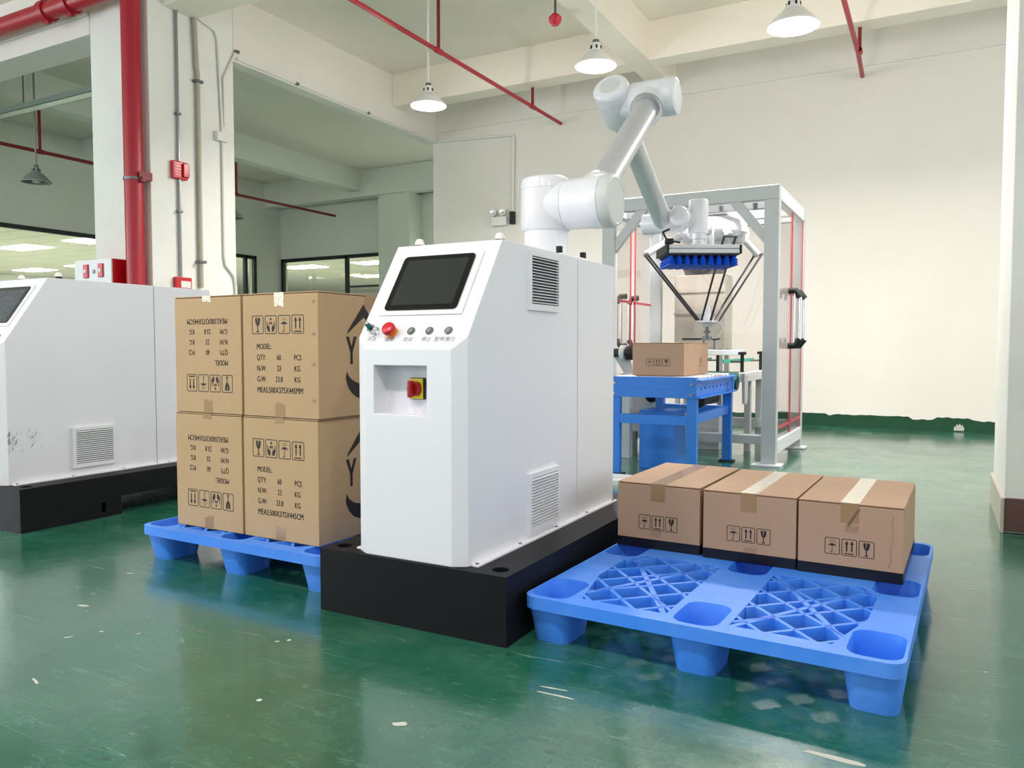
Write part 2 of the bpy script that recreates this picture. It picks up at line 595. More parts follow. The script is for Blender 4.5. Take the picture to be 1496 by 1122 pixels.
class Print:
    def __init__(self):
        self.v, self.f = [], []

    def poly(self, pts):
        n = len(self.v)
        self.v += pts
        self.f.append(tuple(range(n, n + len(pts))))

    def text(self, s, x, y, h, sx=0.72, bold=0.0, center=False, fit=None):
        vs, fs = text2d(s)
        if not vs:
            return
        k = h / 0.72
        if fit:
            sx = fit / (max(a for a, _ in vs) * k)
        w_ = max(a for a, _ in vs) * k * sx
        x0 = x - w_ / 2 if center else x
        for dx in ((0.0, bold) if bold else (0.0,)):
            n = len(self.v)
            self.v += [(x0 + a * k * sx + dx, y + b * k) for a, b in vs]
            self.f += [tuple(i + n for i in p) for p in fs]

    def ring(self, cx, cy, hx, hy, t, r):
        a, b = rrect(cx, cy, hx, hy, r, 2), rrect(cx, cy, hx - t, hy - t, max(r - t, 0.0005), 2)
        n = len(a)
        for k in range(n):
            j = (k + 1) % n
            self.poly([a[k], a[j], b[j], b[k]])

    def icon(self, kind, cx, cy, w_, h_):
        self.ring(cx, cy, w_ / 2, h_ / 2, w_ * 0.045, w_ * 0.1)
        P = lambda pts: self.poly([(cx + x * w_, cy + y * h_) for x, y in pts])
        if kind == 'up':
            for s in (-0.17, 0.17):
                P([(s - 0.045, -0.24), (s + 0.045, -0.24), (s + 0.045, 0.2), (s - 0.045, 0.2)])
                P([(s - 0.12, 0.18), (s + 0.12, 0.18), (s, 0.40)])
            P([(-0.3, -0.40), (0.3, -0.40), (0.3, -0.34), (-0.3, -0.34)])
        elif kind == 'glass':
            P([(-0.2, 0.38), (-0.03, 0.38), (-0.09, 0.28), (0.0, 0.24), (-0.06, 0.12), (0.0, -0.08), (-0.10, -0.03), (-0.17, 0.08), (-0.21, 0.25)])
            P([(0.03, 0.38), (0.2, 0.38), (0.21, 0.25), (0.17, 0.08), (0.10, -0.03), (0.0, -0.08), (-0.03, 0.1), (0.05, 0.26), (-0.02, 0.30)])
            P([(-0.03, -0.06), (0.03, -0.06), (0.035, -0.34), (-0.035, -0.34)])
            P([(-0.16, -0.40), (0.16, -0.40), (0.05, -0.33), (-0.05, -0.33)])
        elif kind == 'umbrella':
            P([(-0.30, 0.0), (-0.15, 0.03), (0, 0.0), (0.15, 0.03), (0.30, 0.0), (0.2, 0.09), (0.06, 0.15), (-0.06, 0.15), (-0.2, 0.09)])
            P([(-0.02, 0.0), (0.02, 0.0), (0.02, -0.34), (-0.02, -0.34)])
            P([(-0.02, -0.34), (0.02, -0.34), (-0.02, -0.40), (-0.1, -0.40), (-0.13, -0.32), (-0.09, -0.32), (-0.07, -0.37), (-0.04, -0.36)])
            for x, y in ((-0.18, 0.24), (-0.06, 0.24), (0.06, 0.24), (0.18, 0.24), (-0.12, 0.34), (0.0, 0.34), (0.12, 0.34)):
                P([(x - 0.03, y), (x, y - 0.03), (x + 0.03, y), (x + 0.02, y + 0.04)])
        elif kind == 'hands':
            P([(0, 0.22), (0.09, 0.30), (0, 0.38), (-0.09, 0.30)])
            P([(-0.02, 0.18), (-0.13, 0.10), (-0.13, -0.02), (-0.02, 0.04)])
            P([(0.02, 0.18), (0.13, 0.10), (0.13, -0.02), (0.02, 0.04)])
            for s in (-1, 1):
                P([(s * 0.34, 0.16), (s * 0.29, 0.18), (s * 0.27, -0.06), (s * 0.20, -0.02), (s * 0.08, -0.16), (s * 0.09, -0.38), (s * 0.22, -0.38), (s * 0.34, -0.20)])

    def build(self, name, mx, m, parent, eps=0.0006):
        bm = nb()
        vs = [bm.verts.new(mx @ V((x, y, eps))) for x, y in self.v]
        for f in self.f:
            try:
                bm.faces.new([vs[i] for i in f])
            except ValueError:
                pass
        bm.normal_update()
        bm.transform(PM.get(root_of(parent).name, I4).inverted())
        me = bpy.data.meshes.new(name)
        bm.to_mesh(me)
        bm.free()
        me.materials.append(M[m])
        o = bpy.data.objects.new(name, me)
        COL.objects.link(o)
        o.parent = parent
        if len(self.f) > 1:
            o['kind'] = 'stuff'
        return o


def plane_mx(o, u, v):
    """local xy -> face through o with right u and up v (z is outward)"""
    u, v = V(u).normalized(), V(v).normalized()
    n = u.cross(v)
    return Matrix(((u.x, v.x, n.x, o[0]), (u.y, v.y, n.y, o[1]), (u.z, v.z, n.z, o[2]), (0, 0, 0, 1)))

# ------------------------------------------------------------------ the hall
CZ = 4.31
b = nb(); box(b, (-24.3, -5.4, -0.12), (6.3, 24.3, 0.0)); struct('floor', b, 'floor', 'glossy worn green epoxy floor with scratches')
flo = bpy.data.objects['floor']
for k, (x, y, l, wd, a) in enumerate(((-2.477, 1.567, 0.045, 0.014, 0.2), (-2.019, 1.145, 0.05, 0.008, -0.3), (-2.245, 1.372, 0.025, 0.008, 0.9), (-2.202, 1.447, 0.018, 0.007, 0.3), (-1.058, 1.41, 0.035, 0.02, 0.4),
                                      (-0.813, 1.712, 0.10, 0.008, 0.02), (-0.83, 1.745, 0.07, 0.005, 0.12), (-0.17, 1.726, 0.13, 0.024, -0.02), (-2.088, 1.489, 0.015, 0.006, 1.2), (-1.677, 1.644, 0.016, 0.008, 0.6), (-2.676, 1.88, 0.03, 0.01, 0.5))):
    rr = random.Random(k)
    n_ = 11
    pts = [(x + math.cos(a) * (l / 2 * math.cos(t_)) * (0.8 + 0.4 * rr.random()) - math.sin(a) * wd / 2 * math.sin(t_) * (0.6 + 0.8 * rr.random()),
            y + math.sin(a) * (l / 2 * math.cos(t_)) + math.cos(a) * wd / 2 * math.sin(t_) * (0.6 + 0.8 * rr.random())) for t_ in [2 * math.pi * q / n_ for q in range(n_)]]
    b = nb(); prism(b, pts, 0.0006, Matrix.Translation((0, 0, 0.0002))); struct('paint_chip', b, 'chip', parent=flo)
b = nb(); box(b, (-12.85, -5.3, CZ), (6.3, 12.9, CZ + 0.12)); struct('ceiling', b, 'ceil', 'cream painted concrete ceiling')

wb = nb(); box(wb, (-6.2, 9.1, 0), (6.2, 9.35, CZ))
wall_back = struct('wall_back', wb, 'wall', 'cream painted back wall')
b = nb(); box(b, (-6.2, 9.082, 3.80), (6.2, 9.1, CZ)); struct('plaster_band', b, 'wall', parent=wall_back)
# ragged green skirting paint at the foot of the back wall
b = nb()
xs = [-6.15 + k * 0.045 for k in range(int(12.2 / 0.045))]
prev = None
h = 0.125
for k, x in enumerate(xs):
    if random.random() < 0.22:
        h = 0.125 + random.uniform(-0.022, 0.016)
    hh = h + random.uniform(-0.006, 0.006)
    cur = [b.verts.new((x, 9.0975, 0.0)), b.verts.new((x, 9.0975, hh))]
    if prev:
        b.faces.new((prev[0], cur[0], cur[1], prev[1]))
    prev = cur
struct('baseboard_back', b, 'skirt', 'dark green painted skirting with a ragged brushed edge')
b = nb()
pts = [(0.16, 0.012), (0.25, 0.012), (0.255, 0.05), (0.245, 0.045), (0.24, 0.075), (0.225, 0.06), (0.215, 0.085), (0.2, 0.066), (0.185, 0.078), (0.18, 0.05), (0.165, 0.055)]
prism(b, pts, 0.002, plane_mx((0, 9.0975, 0), (1, 0, 0), (0, 0, 1)))
struct('paint_chip', b, 'chip', parent=bpy.data.objects['baseboard_back'])

# far part of the hall, beyond the open bay on the left
WX, WY = -12.59, 12.62
WZ0, WZ1 = 0.95, 2.76
b = nb()
box(b, (WX - 0.2, -5.2, 0), (WX, 12.8, WZ0)); box(b, (WX - 0.2, -5.2, WZ1), (WX, 12.8, CZ))
box(b, (WX - 0.2, 11.9, WZ0), (WX, 12.8, WZ1)); box(b, (WX - 0.2, 0.6, WZ0), (WX, 2.0, WZ1)); box(b, (WX - 0.2, -5.2, WZ0), (WX, -3.6, WZ1))
struct('wall_left', b, 'wallfar', 'pale grey-green far left wall above dark framed glazing')
b = nb()
box(b, (WX, WY, 0), (-5.8, WY + 0.2, WZ0)); box(b, (WX, WY, WZ1), (-5.8, WY + 0.2, CZ)); box(b, (-9.62, WY, WZ0), (-8.4, WY + 0.2, WZ1)); box(b, (-6.4, WY, WZ0), (-5.8, WY + 0.2, WZ1))
struct('wall_far', b, 'wallfar', 'pale grey-green far wall with a dark framed window')
b = nb(); box(b, (-9.60, 12.2, 0), (-8.86, WY, 3.8)); struct('wall_pier_far', b, 'wallfar', 'plastered pier at the far wall')
b = nb(); box(b, (-6.0, 9.35, 0), (-5.8, WY, CZ)); struct('wall_inner', b, 'wallfar')
# walls behind the camera and on the right, with tall window openings
b = nb()
box(b, (-12.6, -5.25, 0), (6.2, -5.05, 0.75)); box(b, (-12.6, -5.25, 3.65), (6.2, -5.05, CZ))
for x0, x1 in ((-12.6, -9.75), (-6.65, -5.55), (-2.45, -1.35), (1.75, 2.45), (5.55, 6.2)):
    box(b, (x0, -5.25, 0.75), (x1, -5.05, 3.65))
struct('wall_front', b, 'wall')
b = nb()
box(b, (6.0, -5.2, 0), (6.2, 9.3, 0.75)); box(b, (6.0, -5.2, 3.65), (6.2, 9.3, CZ))
for y0, y1 in ((-5.2, -2.95), (-0.05, 1.05), (3.95, 5.05), (7.95, 9.3)):
    box(b, (6.0, y0, 0.75), (6.2, y1, 3.65))
struct('wall_right', b, 'wall')


def window(name, label, vertical, p, lo, hi, z0, z1, mull, trans=()):
    """glazing in a wall; vertical=True: wall plane x=p running along y, else plane y=p running along x"""
    f = nb()
    t, d = 0.035, 0.05

    def bar(u0, u1, a, b_):
        if vertical:
            box(f, (p - d, u0, a), (p + 0.02, u1, b_))
        else:
            box(f, (u0, p - 0.02, a), (u1, p + d, b_))
    bar(lo, hi, z1 - 2 * t, z1); bar(lo, hi, z0, z0 + 2 * t)
    for m_ in [lo + t, hi - t] + list(mull):
        bar(m_ - t, m_ + t, z0, z1)
    for u0, u1, z in trans:
        bar(u0, u1, z - 0.02, z + 0.02)
    fr = struct(name, f, 'frame', label)
    cuts = [lo + t] + sorted(mull) + [hi - t]
    for a, c in zip(cuts, cuts[1:]):
        g = nb()
        if vertical:
            box(g, (p - 0.02, a, z0 + t), (p - 0.012, c, z1 - t))
        else:
            box(g, (a, p + 0.012, z0 + t), (c, p + 0.02, z1 - t))
        struct('pane', g, 'glass', parent=fr)
    return fr


window('window_1', 'long black framed office glazing in the far left wall', True, WX, 2.0, 11.9, WZ0, WZ1, (4.6, 9.9, 11.62))
window('window_2', 'black framed office window in the far wall', False, WY, -12.58, -9.62, WZ0, WZ1, (-10.76, -9.84), ((-10.76, -9.84, 2.10),))

window('window_3_added', 'unseen black framed window added at the end of the far bay for light', False, WY, -8.4, -6.4, WZ0, WZ1, (-7.4,))  # unseen opening, added to carry the extra bay light
# lit office behind the glazing
OZ = 3.02
b = nb(); box(b, (-24.0, 0.0, OZ), (WX - 0.2, 24.0, OZ + 0.06)); box(b, (WX - 0.2, WY + 0.2, OZ), (-4.0, 24.0, OZ + 0.06))
oc = struct('ceiling_office', b, 'officewall', 'office ceiling of pale tiles seen through the glazing')
b = nb(); box(b, (-0.585, -0.285, -0.012), (0.585, 0.285, 0.0))
tile_me = mesh_of('ceiling_tile', b, 'tileceil')
b = nb(); box(b, (-0.585, -0.285, -0.02), (0.585, 0.285, 0.0))
panel_me = mesh_of('light_panel', b, 'panel')
lights_at = {(-17.4, 8.1), (-20.0, 9.0), (-15.6, 11.1), (-13.8, 15.3), (-15.6, 15.3), (-11.4, 16.5), (-12.6, 18.3), (-9.6, 18.3)}
grid = [(-23.4 + 1.2 * i, 4.5 + 0.6 * j) for i in range(9) for j in range(16)] + [(-16.2 + 1.2 * i, 14.1 + 0.6 * j) for i in range(7) for j in range(12)]
nlit = 0
for x, y in grid:
    lit = (int(round((x + 23.4) / 1.2)) % 2 == 1) and (int(round(y / 0.6 * 10)) // 10 % 5 == 1)
    o = bpy.data.objects.new('light_panel' if lit else 'ceiling_tile', panel_me if lit else tile_me)
    COL.objects.link(o)
    o.parent = oc
    o.location = (x, y, OZ)
b = nb(); box(b, (-24.2, 0, 0), (-24.0, 24, OZ)); box(b, (-24, 24, 0), (-4, 24.2, OZ)); box(b, (-24, -0.2, 0), (WX - 0.2, 0, OZ)); box(b, (-4.2, WY + 0.2, 0), (-4, 24, OZ))
struct('wall_office', b, 'officewall', 'pale office walls beyond the glazing')

b = nb(); box(b, (-24, 0, 0.0), (WX - 0.2, 24, 0.012)); box(b, (WX - 0.2, WY + 0.2, 0.0), (-4, 24, 0.012)); struct('floor_office', b, 'officewall', 'pale office floor')
# beams
for k, (a, c, mm, lab) in enumerate((
        ((-6.30, 5.55, 3.665), (-6.139, 9.1, CZ), 'wall', 'cream beam over the open bay beside the column'),
        ((-6.139, 8.10, 3.90), (6.0, 8.36, CZ), 'ceil', 'cream cross beam in front of the back wall'),
        ((-3.01, 5.1, 3.895), (-2.752, 9.08, CZ), 'ceil', 'cream beam running to the back wall above the robot'),
        ((-6.139, 4.75, 3.90), (6.0, 5.1, CZ), 'ceil', 'cream cross beam at the column head'),
        ((-12.59, 4.6, 3.75), (-6.95, 4.95, CZ), 'wall', 'cream beam left of the column'),
        ((-10.23, 4.95, 3.905), (-9.98, 12.3, CZ), 'wallfar', 'pale beam in the far bay'),
        ((-12.59, 12.15, 3.80), (-6.0, 12.4, CZ), 'wallfar', 'pale beam along the far wall'),
        ((-12.59, 8.1, 3.91), (-10.23, 8.35, CZ), 'wallfar', 'short pale cross beam in the far bay'))):
    b = nb(); box(b, a, c, 0.006, 1); struct('trim_%d' % (k + 1), b, mm, lab)
# columns
b = nb(); box(b, (-6.95, 4.6, 0), (-6.139, 5.55, CZ), 0.012, 2); struct('wall_column_left', b, 'column', 'thick white painted concrete column')
b = nb(); box(b, (0.285, 4.235, 0), (1.05, 5.02, CZ), 0.012, 2); pr = struct('wall_column_right', b, 'column', 'white painted concrete column at the right edge')
b = nb()
box(b, (0.272, 4.222, 0), (0.287, 5.034, 0.165), 0.003, 1)
struct('baseboard_column_side', b, mat('pale_skirting_tile', (190, 182, 168), 0.35), 'pale tile skirting on the side of the right column')
b = nb()
box(b, (0.289, 4.218, 0.012), (0.66, 4.236, 0.165), 0.003, 1); box(b, (0.663, 4.218, 0.012), (1.05, 4.236, 0.165), 0.003, 1)
struct('baseboard_column_front', b, 'tile', 'brown tile skirting on the front of the right column')

# ------------------------------------------------------------------ pipes, conduits and wall fittings
t = thing('fire_main_riser', 'thick red fire main rising up the front of the white column', 'pipe', (-6.23, 4.5, 0))
b = nb(); cyl(b, (-6.23, 4.5, 0), (-6.23, 4.5, CZ), 0.079, n=28); obj('pipe', b, 'red', t)
b = nb(); lathe(b, [(0.081, -0.012), (0.086, -0.012), (0.086, 0.012), (0.081, 0.012)], (-6.23, 4.5, 2.33), (0, 0, 1), 28); obj('clamp_band', b, 'steel', t)
b = nb(); box(b, (-6.13, 4.48, 2.32), (-6.115 + 0.0, 4.6, 2.39)); box(b, (-6.18, 4.49, 2.30), (-6.10, 4.53, 2.345)); obj('bracket', b, 'darkred', t)
t = thing('fire_main_branch', 'thick red fire main running level under the ceiling left of the column', 'pipe', (-8.0, 4.42, 3.95))
b = nb(); cyl(b, (-12.4, 4.42, 3.96), (-6.31, 4.42, 3.96), 0.079, n=24); obj('pipe', b, 'red', t)
for x in (-7.30, -6.95):
    b = nb(); lathe(b, [(0.079, -0.04), (0.098, -0.04), (0.098, 0.04), (0.079, 0.04)], (x, 4.42, 3.96), (1, 0, 0), 24)
    box(b, (x - 0.035, 4.40, 3.845), (x + 0.035, 4.44, 3.87)); obj('coupling', b, 'red', t)


def sprinkler(name, label, pts, r, hangers, m='red', hm='darkred', ztop=CZ):
    t = thing(name, label, 'pipe', pts[0])
    b = nb(); tube(b, pts, r, 14); obj('pipe', b, m, t)
    for p, zt in hangers:
        b = nb(); cyl(b, (p[0], p[1], p[2]), (p[0], p[1], zt), r * 0.8, n=10); obj('hanger', b, hm, t)
        b = nb(); lathe(b, [(r, -0.05), (r * 1.3, -0.05), (r * 1.3, 0.05), (r, 0.05)], p, V(pts[1]) - V(pts[0]), 14); obj('coupling', b, m, t)
    return t


sprinkler('sprinkler_pipe', 'red sprinkler pipe crossing the ceiling behind the left lit lamp', [(-4.245, -2, 3.68), (-4.245, 9.08, 3.68)], 0.021,
          [((-4.245, 6.33, 3.68), CZ), ((-4.245, 8.3, 3.68), 3.9)])
sprinkler('sprinkler_pipe', 'red sprinkler pipe end hanging at the back wall near the right lamp', [(-0.73, -2, 3.68), (-0.735, 8.3, 3.68), (-0.76, 9.08, 3.70)], 0.022,
          [((-0.72, 8.25, 3.68), 3.9)])
sprinkler('sprinkler_pipe', 'dull red sprinkler pipe seen in the far bay either side of the column', [(-10.65, 3.5, 3.48), (-10.65, 12.15, 3.48)], 0.024,
          [((-10.65, 6.3, 3.48), CZ), ((-10.65, 9.65, 3.48), CZ)], 'darkred')
t = thing('alarm_bell', 'small red sprinkler alarm bell under the beam above the robot', 'sprinkler', (-3.12, 6.55, CZ))
b = nb(); cyl(b, (-3.12, 6.55, 3.87), (-3.12, 6.55, CZ), 0.012, n=8); obj('stem', b, 'steel', t)
b = nb(); lathe(b, [(0, -0.05), (0.03, -0.05), (0.055, -0.02), (0.06, 0.02), (0.03, 0.05), (0, 0.05)], (-3.12, 6.55, 3.83), (0, 0, 1), 16); obj('bell', b, 'redplastic', t)


def pipe_thing(name, label, pts, r, m, clips=(), n=10):
    t = thing(name, label, 'conduit', pts[0])
    b = nb(); tube(b, pts, r, n); obj('tube', b, m, t)
    for c in clips:
        b = nb(); box(b, (c[0] - r * 1.6, c[1] - r * 1.9, c[2] - 0.012), (c[0] + r * 1.6, c[1] + r * 1.9, c[2] + 0.012), 0.003, 1); obj('clip', b, 'steel', t)
    return t


FX = -6.139
pipe_thing('conduit_pipe', 'grey steel conduit between the red alarm and the call point', [(FX + 0.02, 4.88, 2.388), (FX + 0.02, 4.88, 1.502)], 0.013, 'conduit', ((FX + 0.02, 4.88, 2.1),))
pipe_thing('conduit_pipe', 'grey steel conduit running down the column to the top of the red alarm', [(FX + 0.02, 4.88, 3.9), (FX + 0.02, 4.88, 2.552)], 0.013, 'conduit', ((FX + 0.02, 4.88, 2.98),))
pipe_thing('conduit_pipe', 'beige plastic pipe running down the middle of the column side', [(FX + 0.03, 5.07, 3.9), (FX + 0.028, 5.09, 3.45), (FX + 0.025, 5.10, 3.4), (FX + 0.025, 5.10, 1.42)], 0.022, 'beige', ((FX + 0.025, 5.10, 3.33), (FX + 0.025, 5.10, 1.66)))
pipe_thing('conduit_pipe', 'white conduit bending down the column edge to the junction box', [(FX + 0.02, 4.62, 4.05), (FX + 0.02, 5.31, 3.87), (FX + 0.02, 5.345, 3.80), (FX + 0.018, 5.37, 3.3), (FX + 0.018, 5.385, 2.932)], 0.013, 'pvc')
pipe_thing('conduit_pipe', 'white conduit from the junction box down the right edge of the column', [(FX + 0.018, 5.385, 2.838), (FX + 0.018, 5.385, 1.75), (FX + 0.018, 5.40, 1.66), (FX + 0.018, 5.50, 1.56), (FX + 0.018, 5.52, 1.45), (FX + 0.018, 5.52, 1.2)], 0.013, 'pvc')
pipe_thing('conduit_pipe', 'white conduit slanting to the bay beam from the column edge', [(FX + 0.02, 5.41, 3.0), (FX + 0.02, 5.41, 3.45), (FX + 0.02, 5.56, 3.74)], 0.012, 'pvc', ((FX + 0.02, 5.58, 3.76),))
pipe_thing('conduit_pipe', 'white conduit fixed along the lower edge of the bay beam', [(FX + 0.018, 5.58, 3.69), (FX + 0.018, 9.06, 3.69)], 0.012, 'pvc', ((FX + 0.018, 6.4, 3.69), (FX + 0.018, 7.6, 3.69)))
pipe_thing('conduit_pipe', 'white conduit along the back wall turning down to the emergency lamp', [(-6.1, 9.07, 3.68), (-4.93, 9.07, 3.62), (-4.92, 9.07, 3.58), (-4.93, 9.07, 2.50)], 0.017, 'pvc')
pipe_thing('conduit_pipe', 'white conduit along the face of the beam left of the column', [(-12.5, 4.585, 3.93), (-6.96, 4.585, 3.93)], 0.014, 'pvc')
b = nb(); box(b, (FX, 5.30, 2.84), (FX + 0.05, 5.43, 2.93), 0.006, 2); tag(obj('junction_box', b, 'pvc'), 'small white junction box on the column side', 'junction box')
b = nb(); box(b, (-4.96, 9.03, 2.47), (-4.90, 9.1, 2.63), 0.004, 1); tag(obj('wall_socket', b, 'rubber'), 'small black plug on the back wall beside the robot shoulder', 'plug')

t = thing('fire_alarm', 'red fire alarm sounder high on the column side', 'alarm', (FX, 4.9, 2.47))
b = nb(); box(b, (FX, 4.80, 2.39), (FX + 0.04, 4.97, 2.55), 0.012, 3); obj('case', b, 'redplastic', t)
b = nb(); box(b, (FX + 0.04, 4.90, 2.41), (FX + 0.062, 4.965, 2.535), 0.008, 2); obj('sounder_cover', b, 'redbox', t)
for k in range(5):
    b = nb(); box(b, (FX + 0.04, 4.82, 2.415 + k * 0.026), (FX + 0.045, 4.885, 2.427 + k * 0.026)); obj('louvre', b, 'redbox', t)
t = thing('call_point', 'small red fire call point low on the column side', 'call point', (FX, 4.9, 1.46))
b = nb(); box(b, (FX, 4.81, 1.39), (FX + 0.045, 4.98, 1.50), 0.006, 2); obj('case', b, 'redplastic', t)
b = nb(); box(b, (FX + 0.045, 4.86, 1.405), (FX + 0.048, 4.965, 1.465)); obj('label_plate', b, 'pvc', t)

t = thing('hose_cabinet', 'fire hose cabinet with white door and red side against the column', 'fire cabinet', (-6.61, 4.45, 0.7))
b = nb(); box(b, (-6.87, 4.362, 0.72), (-6.355, 4.6, 1.635), 0.004, 1); obj('body', b, 'redbox', t)
b = nb(); slab(b, [(-6.87, 0.72), (-6.355, 0.72), (-6.355, 1.635), (-6.87, 1.635)], [[(-6.80, 0.80), (-6.42, 0.80), (-6.42, 1.43), (-6.80, 1.43)]], 0, 0.014, plane_mx((0, 4.362, 0), (1, 0, 0), (0, 0, 1))); obj('door_frame', b, 'white', t)
b = nb(); box(b, (-6.80, 4.356, 0.80), (-6.42, 4.361, 1.43)); obj('door_glass', b, 'stainless', t)
for x in (-6.70, -6.49):
    b = nb(); box(b, (x - 0.035, 4.335, 1.475), (x + 0.035, 4.35, 1.595), 0.004, 1); o = obj('red_unit', b, 'redplastic', t)
    b = nb(); cyl(b, (x, 4.337, 1.535), (x, 4.330, 1.535), 0.018, n=12); obj('button', b, 'armcap', o)
b = nb(); cyl(b, (-6.595, 4.35, 1.53), (-6.595, 4.338, 1.53), 0.018, n=12); obj('lock', b, 'steel', t)

t = thing('emergency_lamp', 'white twin-head emergency lamp on the back wall', 'emergency light', (-5.12, 9.1, 2.5))
b = nb(); box(b, (-5.24, 9.04, 2.46), (-5.01, 9.1, 2.58), 0.008, 2); obj('case', b, 'pvc', t)
for x in (-5.20, -5.06):
    b = nb(); lathe(b, [(0, 0), (0.03, 0), (0.048, 0.04), (0.05, 0.06), (0.042, 0.062), (0, 0.055)], (x, 9.06, 2.645), (0.1, -1, -0.2), 18); hd = obj('lamp_head', b, 'pvc', t)
    b = nb(); lathe(b, [(0, 0.062), (0.03, 0.063), (0, 0.07)], (x, 9.06, 2.645), (0.1, -1, -0.2), 14); obj('reflector', b, 'chrome', hd)
    b = nb(); cyl(b, (x, 9.065, 2.58), (x, 9.065, 2.61), 0.01, n=8); obj('neck', b, 'steel', t)

t = thing('cable_tray', 'galvanised cable tray hung under the far beam at the left', 'cable tray', (-10, 5.5, 3.66))
b = nb(); box(b, (-12.5, 5.44, 3.66), (-6.96, 5.56, 3.665)); box(b, (-12.5, 5.44, 3.66), (-6.96, 5.446, 3.73)); box(b, (-12.5, 5.554, 3.66), (-6.96, 5.56, 3.73)); obj('channel', b, 'tray', t)
for x in (-9.6, -7.6):
    b = nb(); cyl(b, (x, 5.5, 3.66), (x, 5.5, CZ), 0.008, n=8); obj('hanger_rod', b, 'steel', t)


# ------------------------------------------------------------------ pendant lamps
def pendant(label, x, y, z, s=1.0, lit=True, group='lit pendant lamps', power=63):
    """z: rim height"""
    t = thing('pendant_lamp', label, 'lamp', (x, y, z), group)
    m = 'lampshade' if lit else 'lampdim'
    r = 0.17 * s
    b = nb()
    lathe(b, [(0.045 * s, 0.125 * s), (0.07 * s, 0.115 * s), (0.11 * s, 0.075 * s), (r, 0.012 * s), (r, 0.0), (r - 0.006, 0.0), (r - 0.008, 0.01), (0.10 * s, 0.068 * s), (0.045 * s, 0.105 * s)], (x, y, z), (0, 0, 1), 36)
    obj('shade', b, m, t)
    b = nb(); lathe(b, [(0, 0.19 * s), (0.032 * s, 0.19 * s), (0.04 * s, 0.175 * s), (0.05 * s, 0.12 * s), (0, 0.12 * s)], (x, y, z), (0, 0, 1), 24)
    neck = obj('neck', b, m, t)
    for k in range(6):
        a = k * math.pi / 3
        p = V((x + 0.045 * s * math.cos(a), y + 0.045 * s * math.sin(a), z + 0.15 * s))
        b = nb(); box(b, (-0.004, -0.007, -0.014), (0.004, 0.007, 0.014), mx=Matrix.Translation(p) @ Matrix.Rotation(a, 4, 'Z')); obj('vent_slot', b, 'hole', neck)
    b = nb(); cyl(b, (x, y, z + 0.188 * s), (x, y, z + 0.215 * s), 0.03 * s, 0.026 * s, 16); obj('socket_cap', b, 'steel', t)
    b = nb(); cyl(b, (x, y, z + 0.21 * s), (x, y, CZ), 0.011, n=10); obj('rod', b, 'pvc' if lit else 'lampdim', t)
    if lit:
        b = nb(); lathe(b, [(0, 0.012), (r - 0.014, 0.012), (r - 0.02, -0.004), (0, -0.012)], (x, y, z), (0, 0, 1), 32); obj('lens', b, 'lens', t)
        area('pendant_light', (x, y, z - 0.02), (x, y, 0), 0.26, 0.26, power, (1.0, 0.935, 0.90), 165, 'DISK')
        pl_ = bpy.data.lights.new('added_pendant_fill', 'POINT'); pl_.energy = power * 0.40; pl_.shadow_soft_size = 0.05; pl_.color = (1.0, 0.93, 0.90)  # added point light below the lens, lifts ceiling and upper walls
        po = bpy.data.objects.new('added_pendant_fill', pl_); COL.objects.link(po); po.location = (x, y, z - 0.14)
    else:
        b = nb(); lathe(b, [(0, -0.005), (0.035, 0.0), (0.055, 0.03), (0.05, 0.06), (0.025, 0.1), (0, 0.1)], (x, y, z), (0, 0, 1), 20); obj('bulb', b, 'bulb', t)
    return t


pendant('lit white pendant lamp furthest left, below the red sprinkler pipe', -4.33, 6.28, 3.16)
pendant('lit white pendant lamp in the middle, above the robot elbow', -2.53, 6.09, 3.17)
pendant('lit white pendant lamp at the upper right, nearest the camera in view', -0.97, 6.03, 3.17, 1.06)
pendant('unlit grey pendant lamp in the far bay left of the column', -9.88, 5.79, 2.90, 1.0, False, 'unlit pendant lamps')
pendant('unlit grey pendant lamp half hidden right of the column', -9.40, 8.42, 2.80, 1.0, False, 'unlit pendant lamps')
for x, wh in ((-4.33, 'leftmost'), (-2.53, 'second from left'), (-0.97, 'third from left'), (0.9, 'rightmost')):      # the same row of lamps repeats over the camera
    pendant('lit white pendant lamp over the camera, %s of that row' % wh, x, 0.2, 3.17, power=27)
pendant('lit white pendant lamp beyond the right edge of the view', 0.9, 6.05, 3.17)

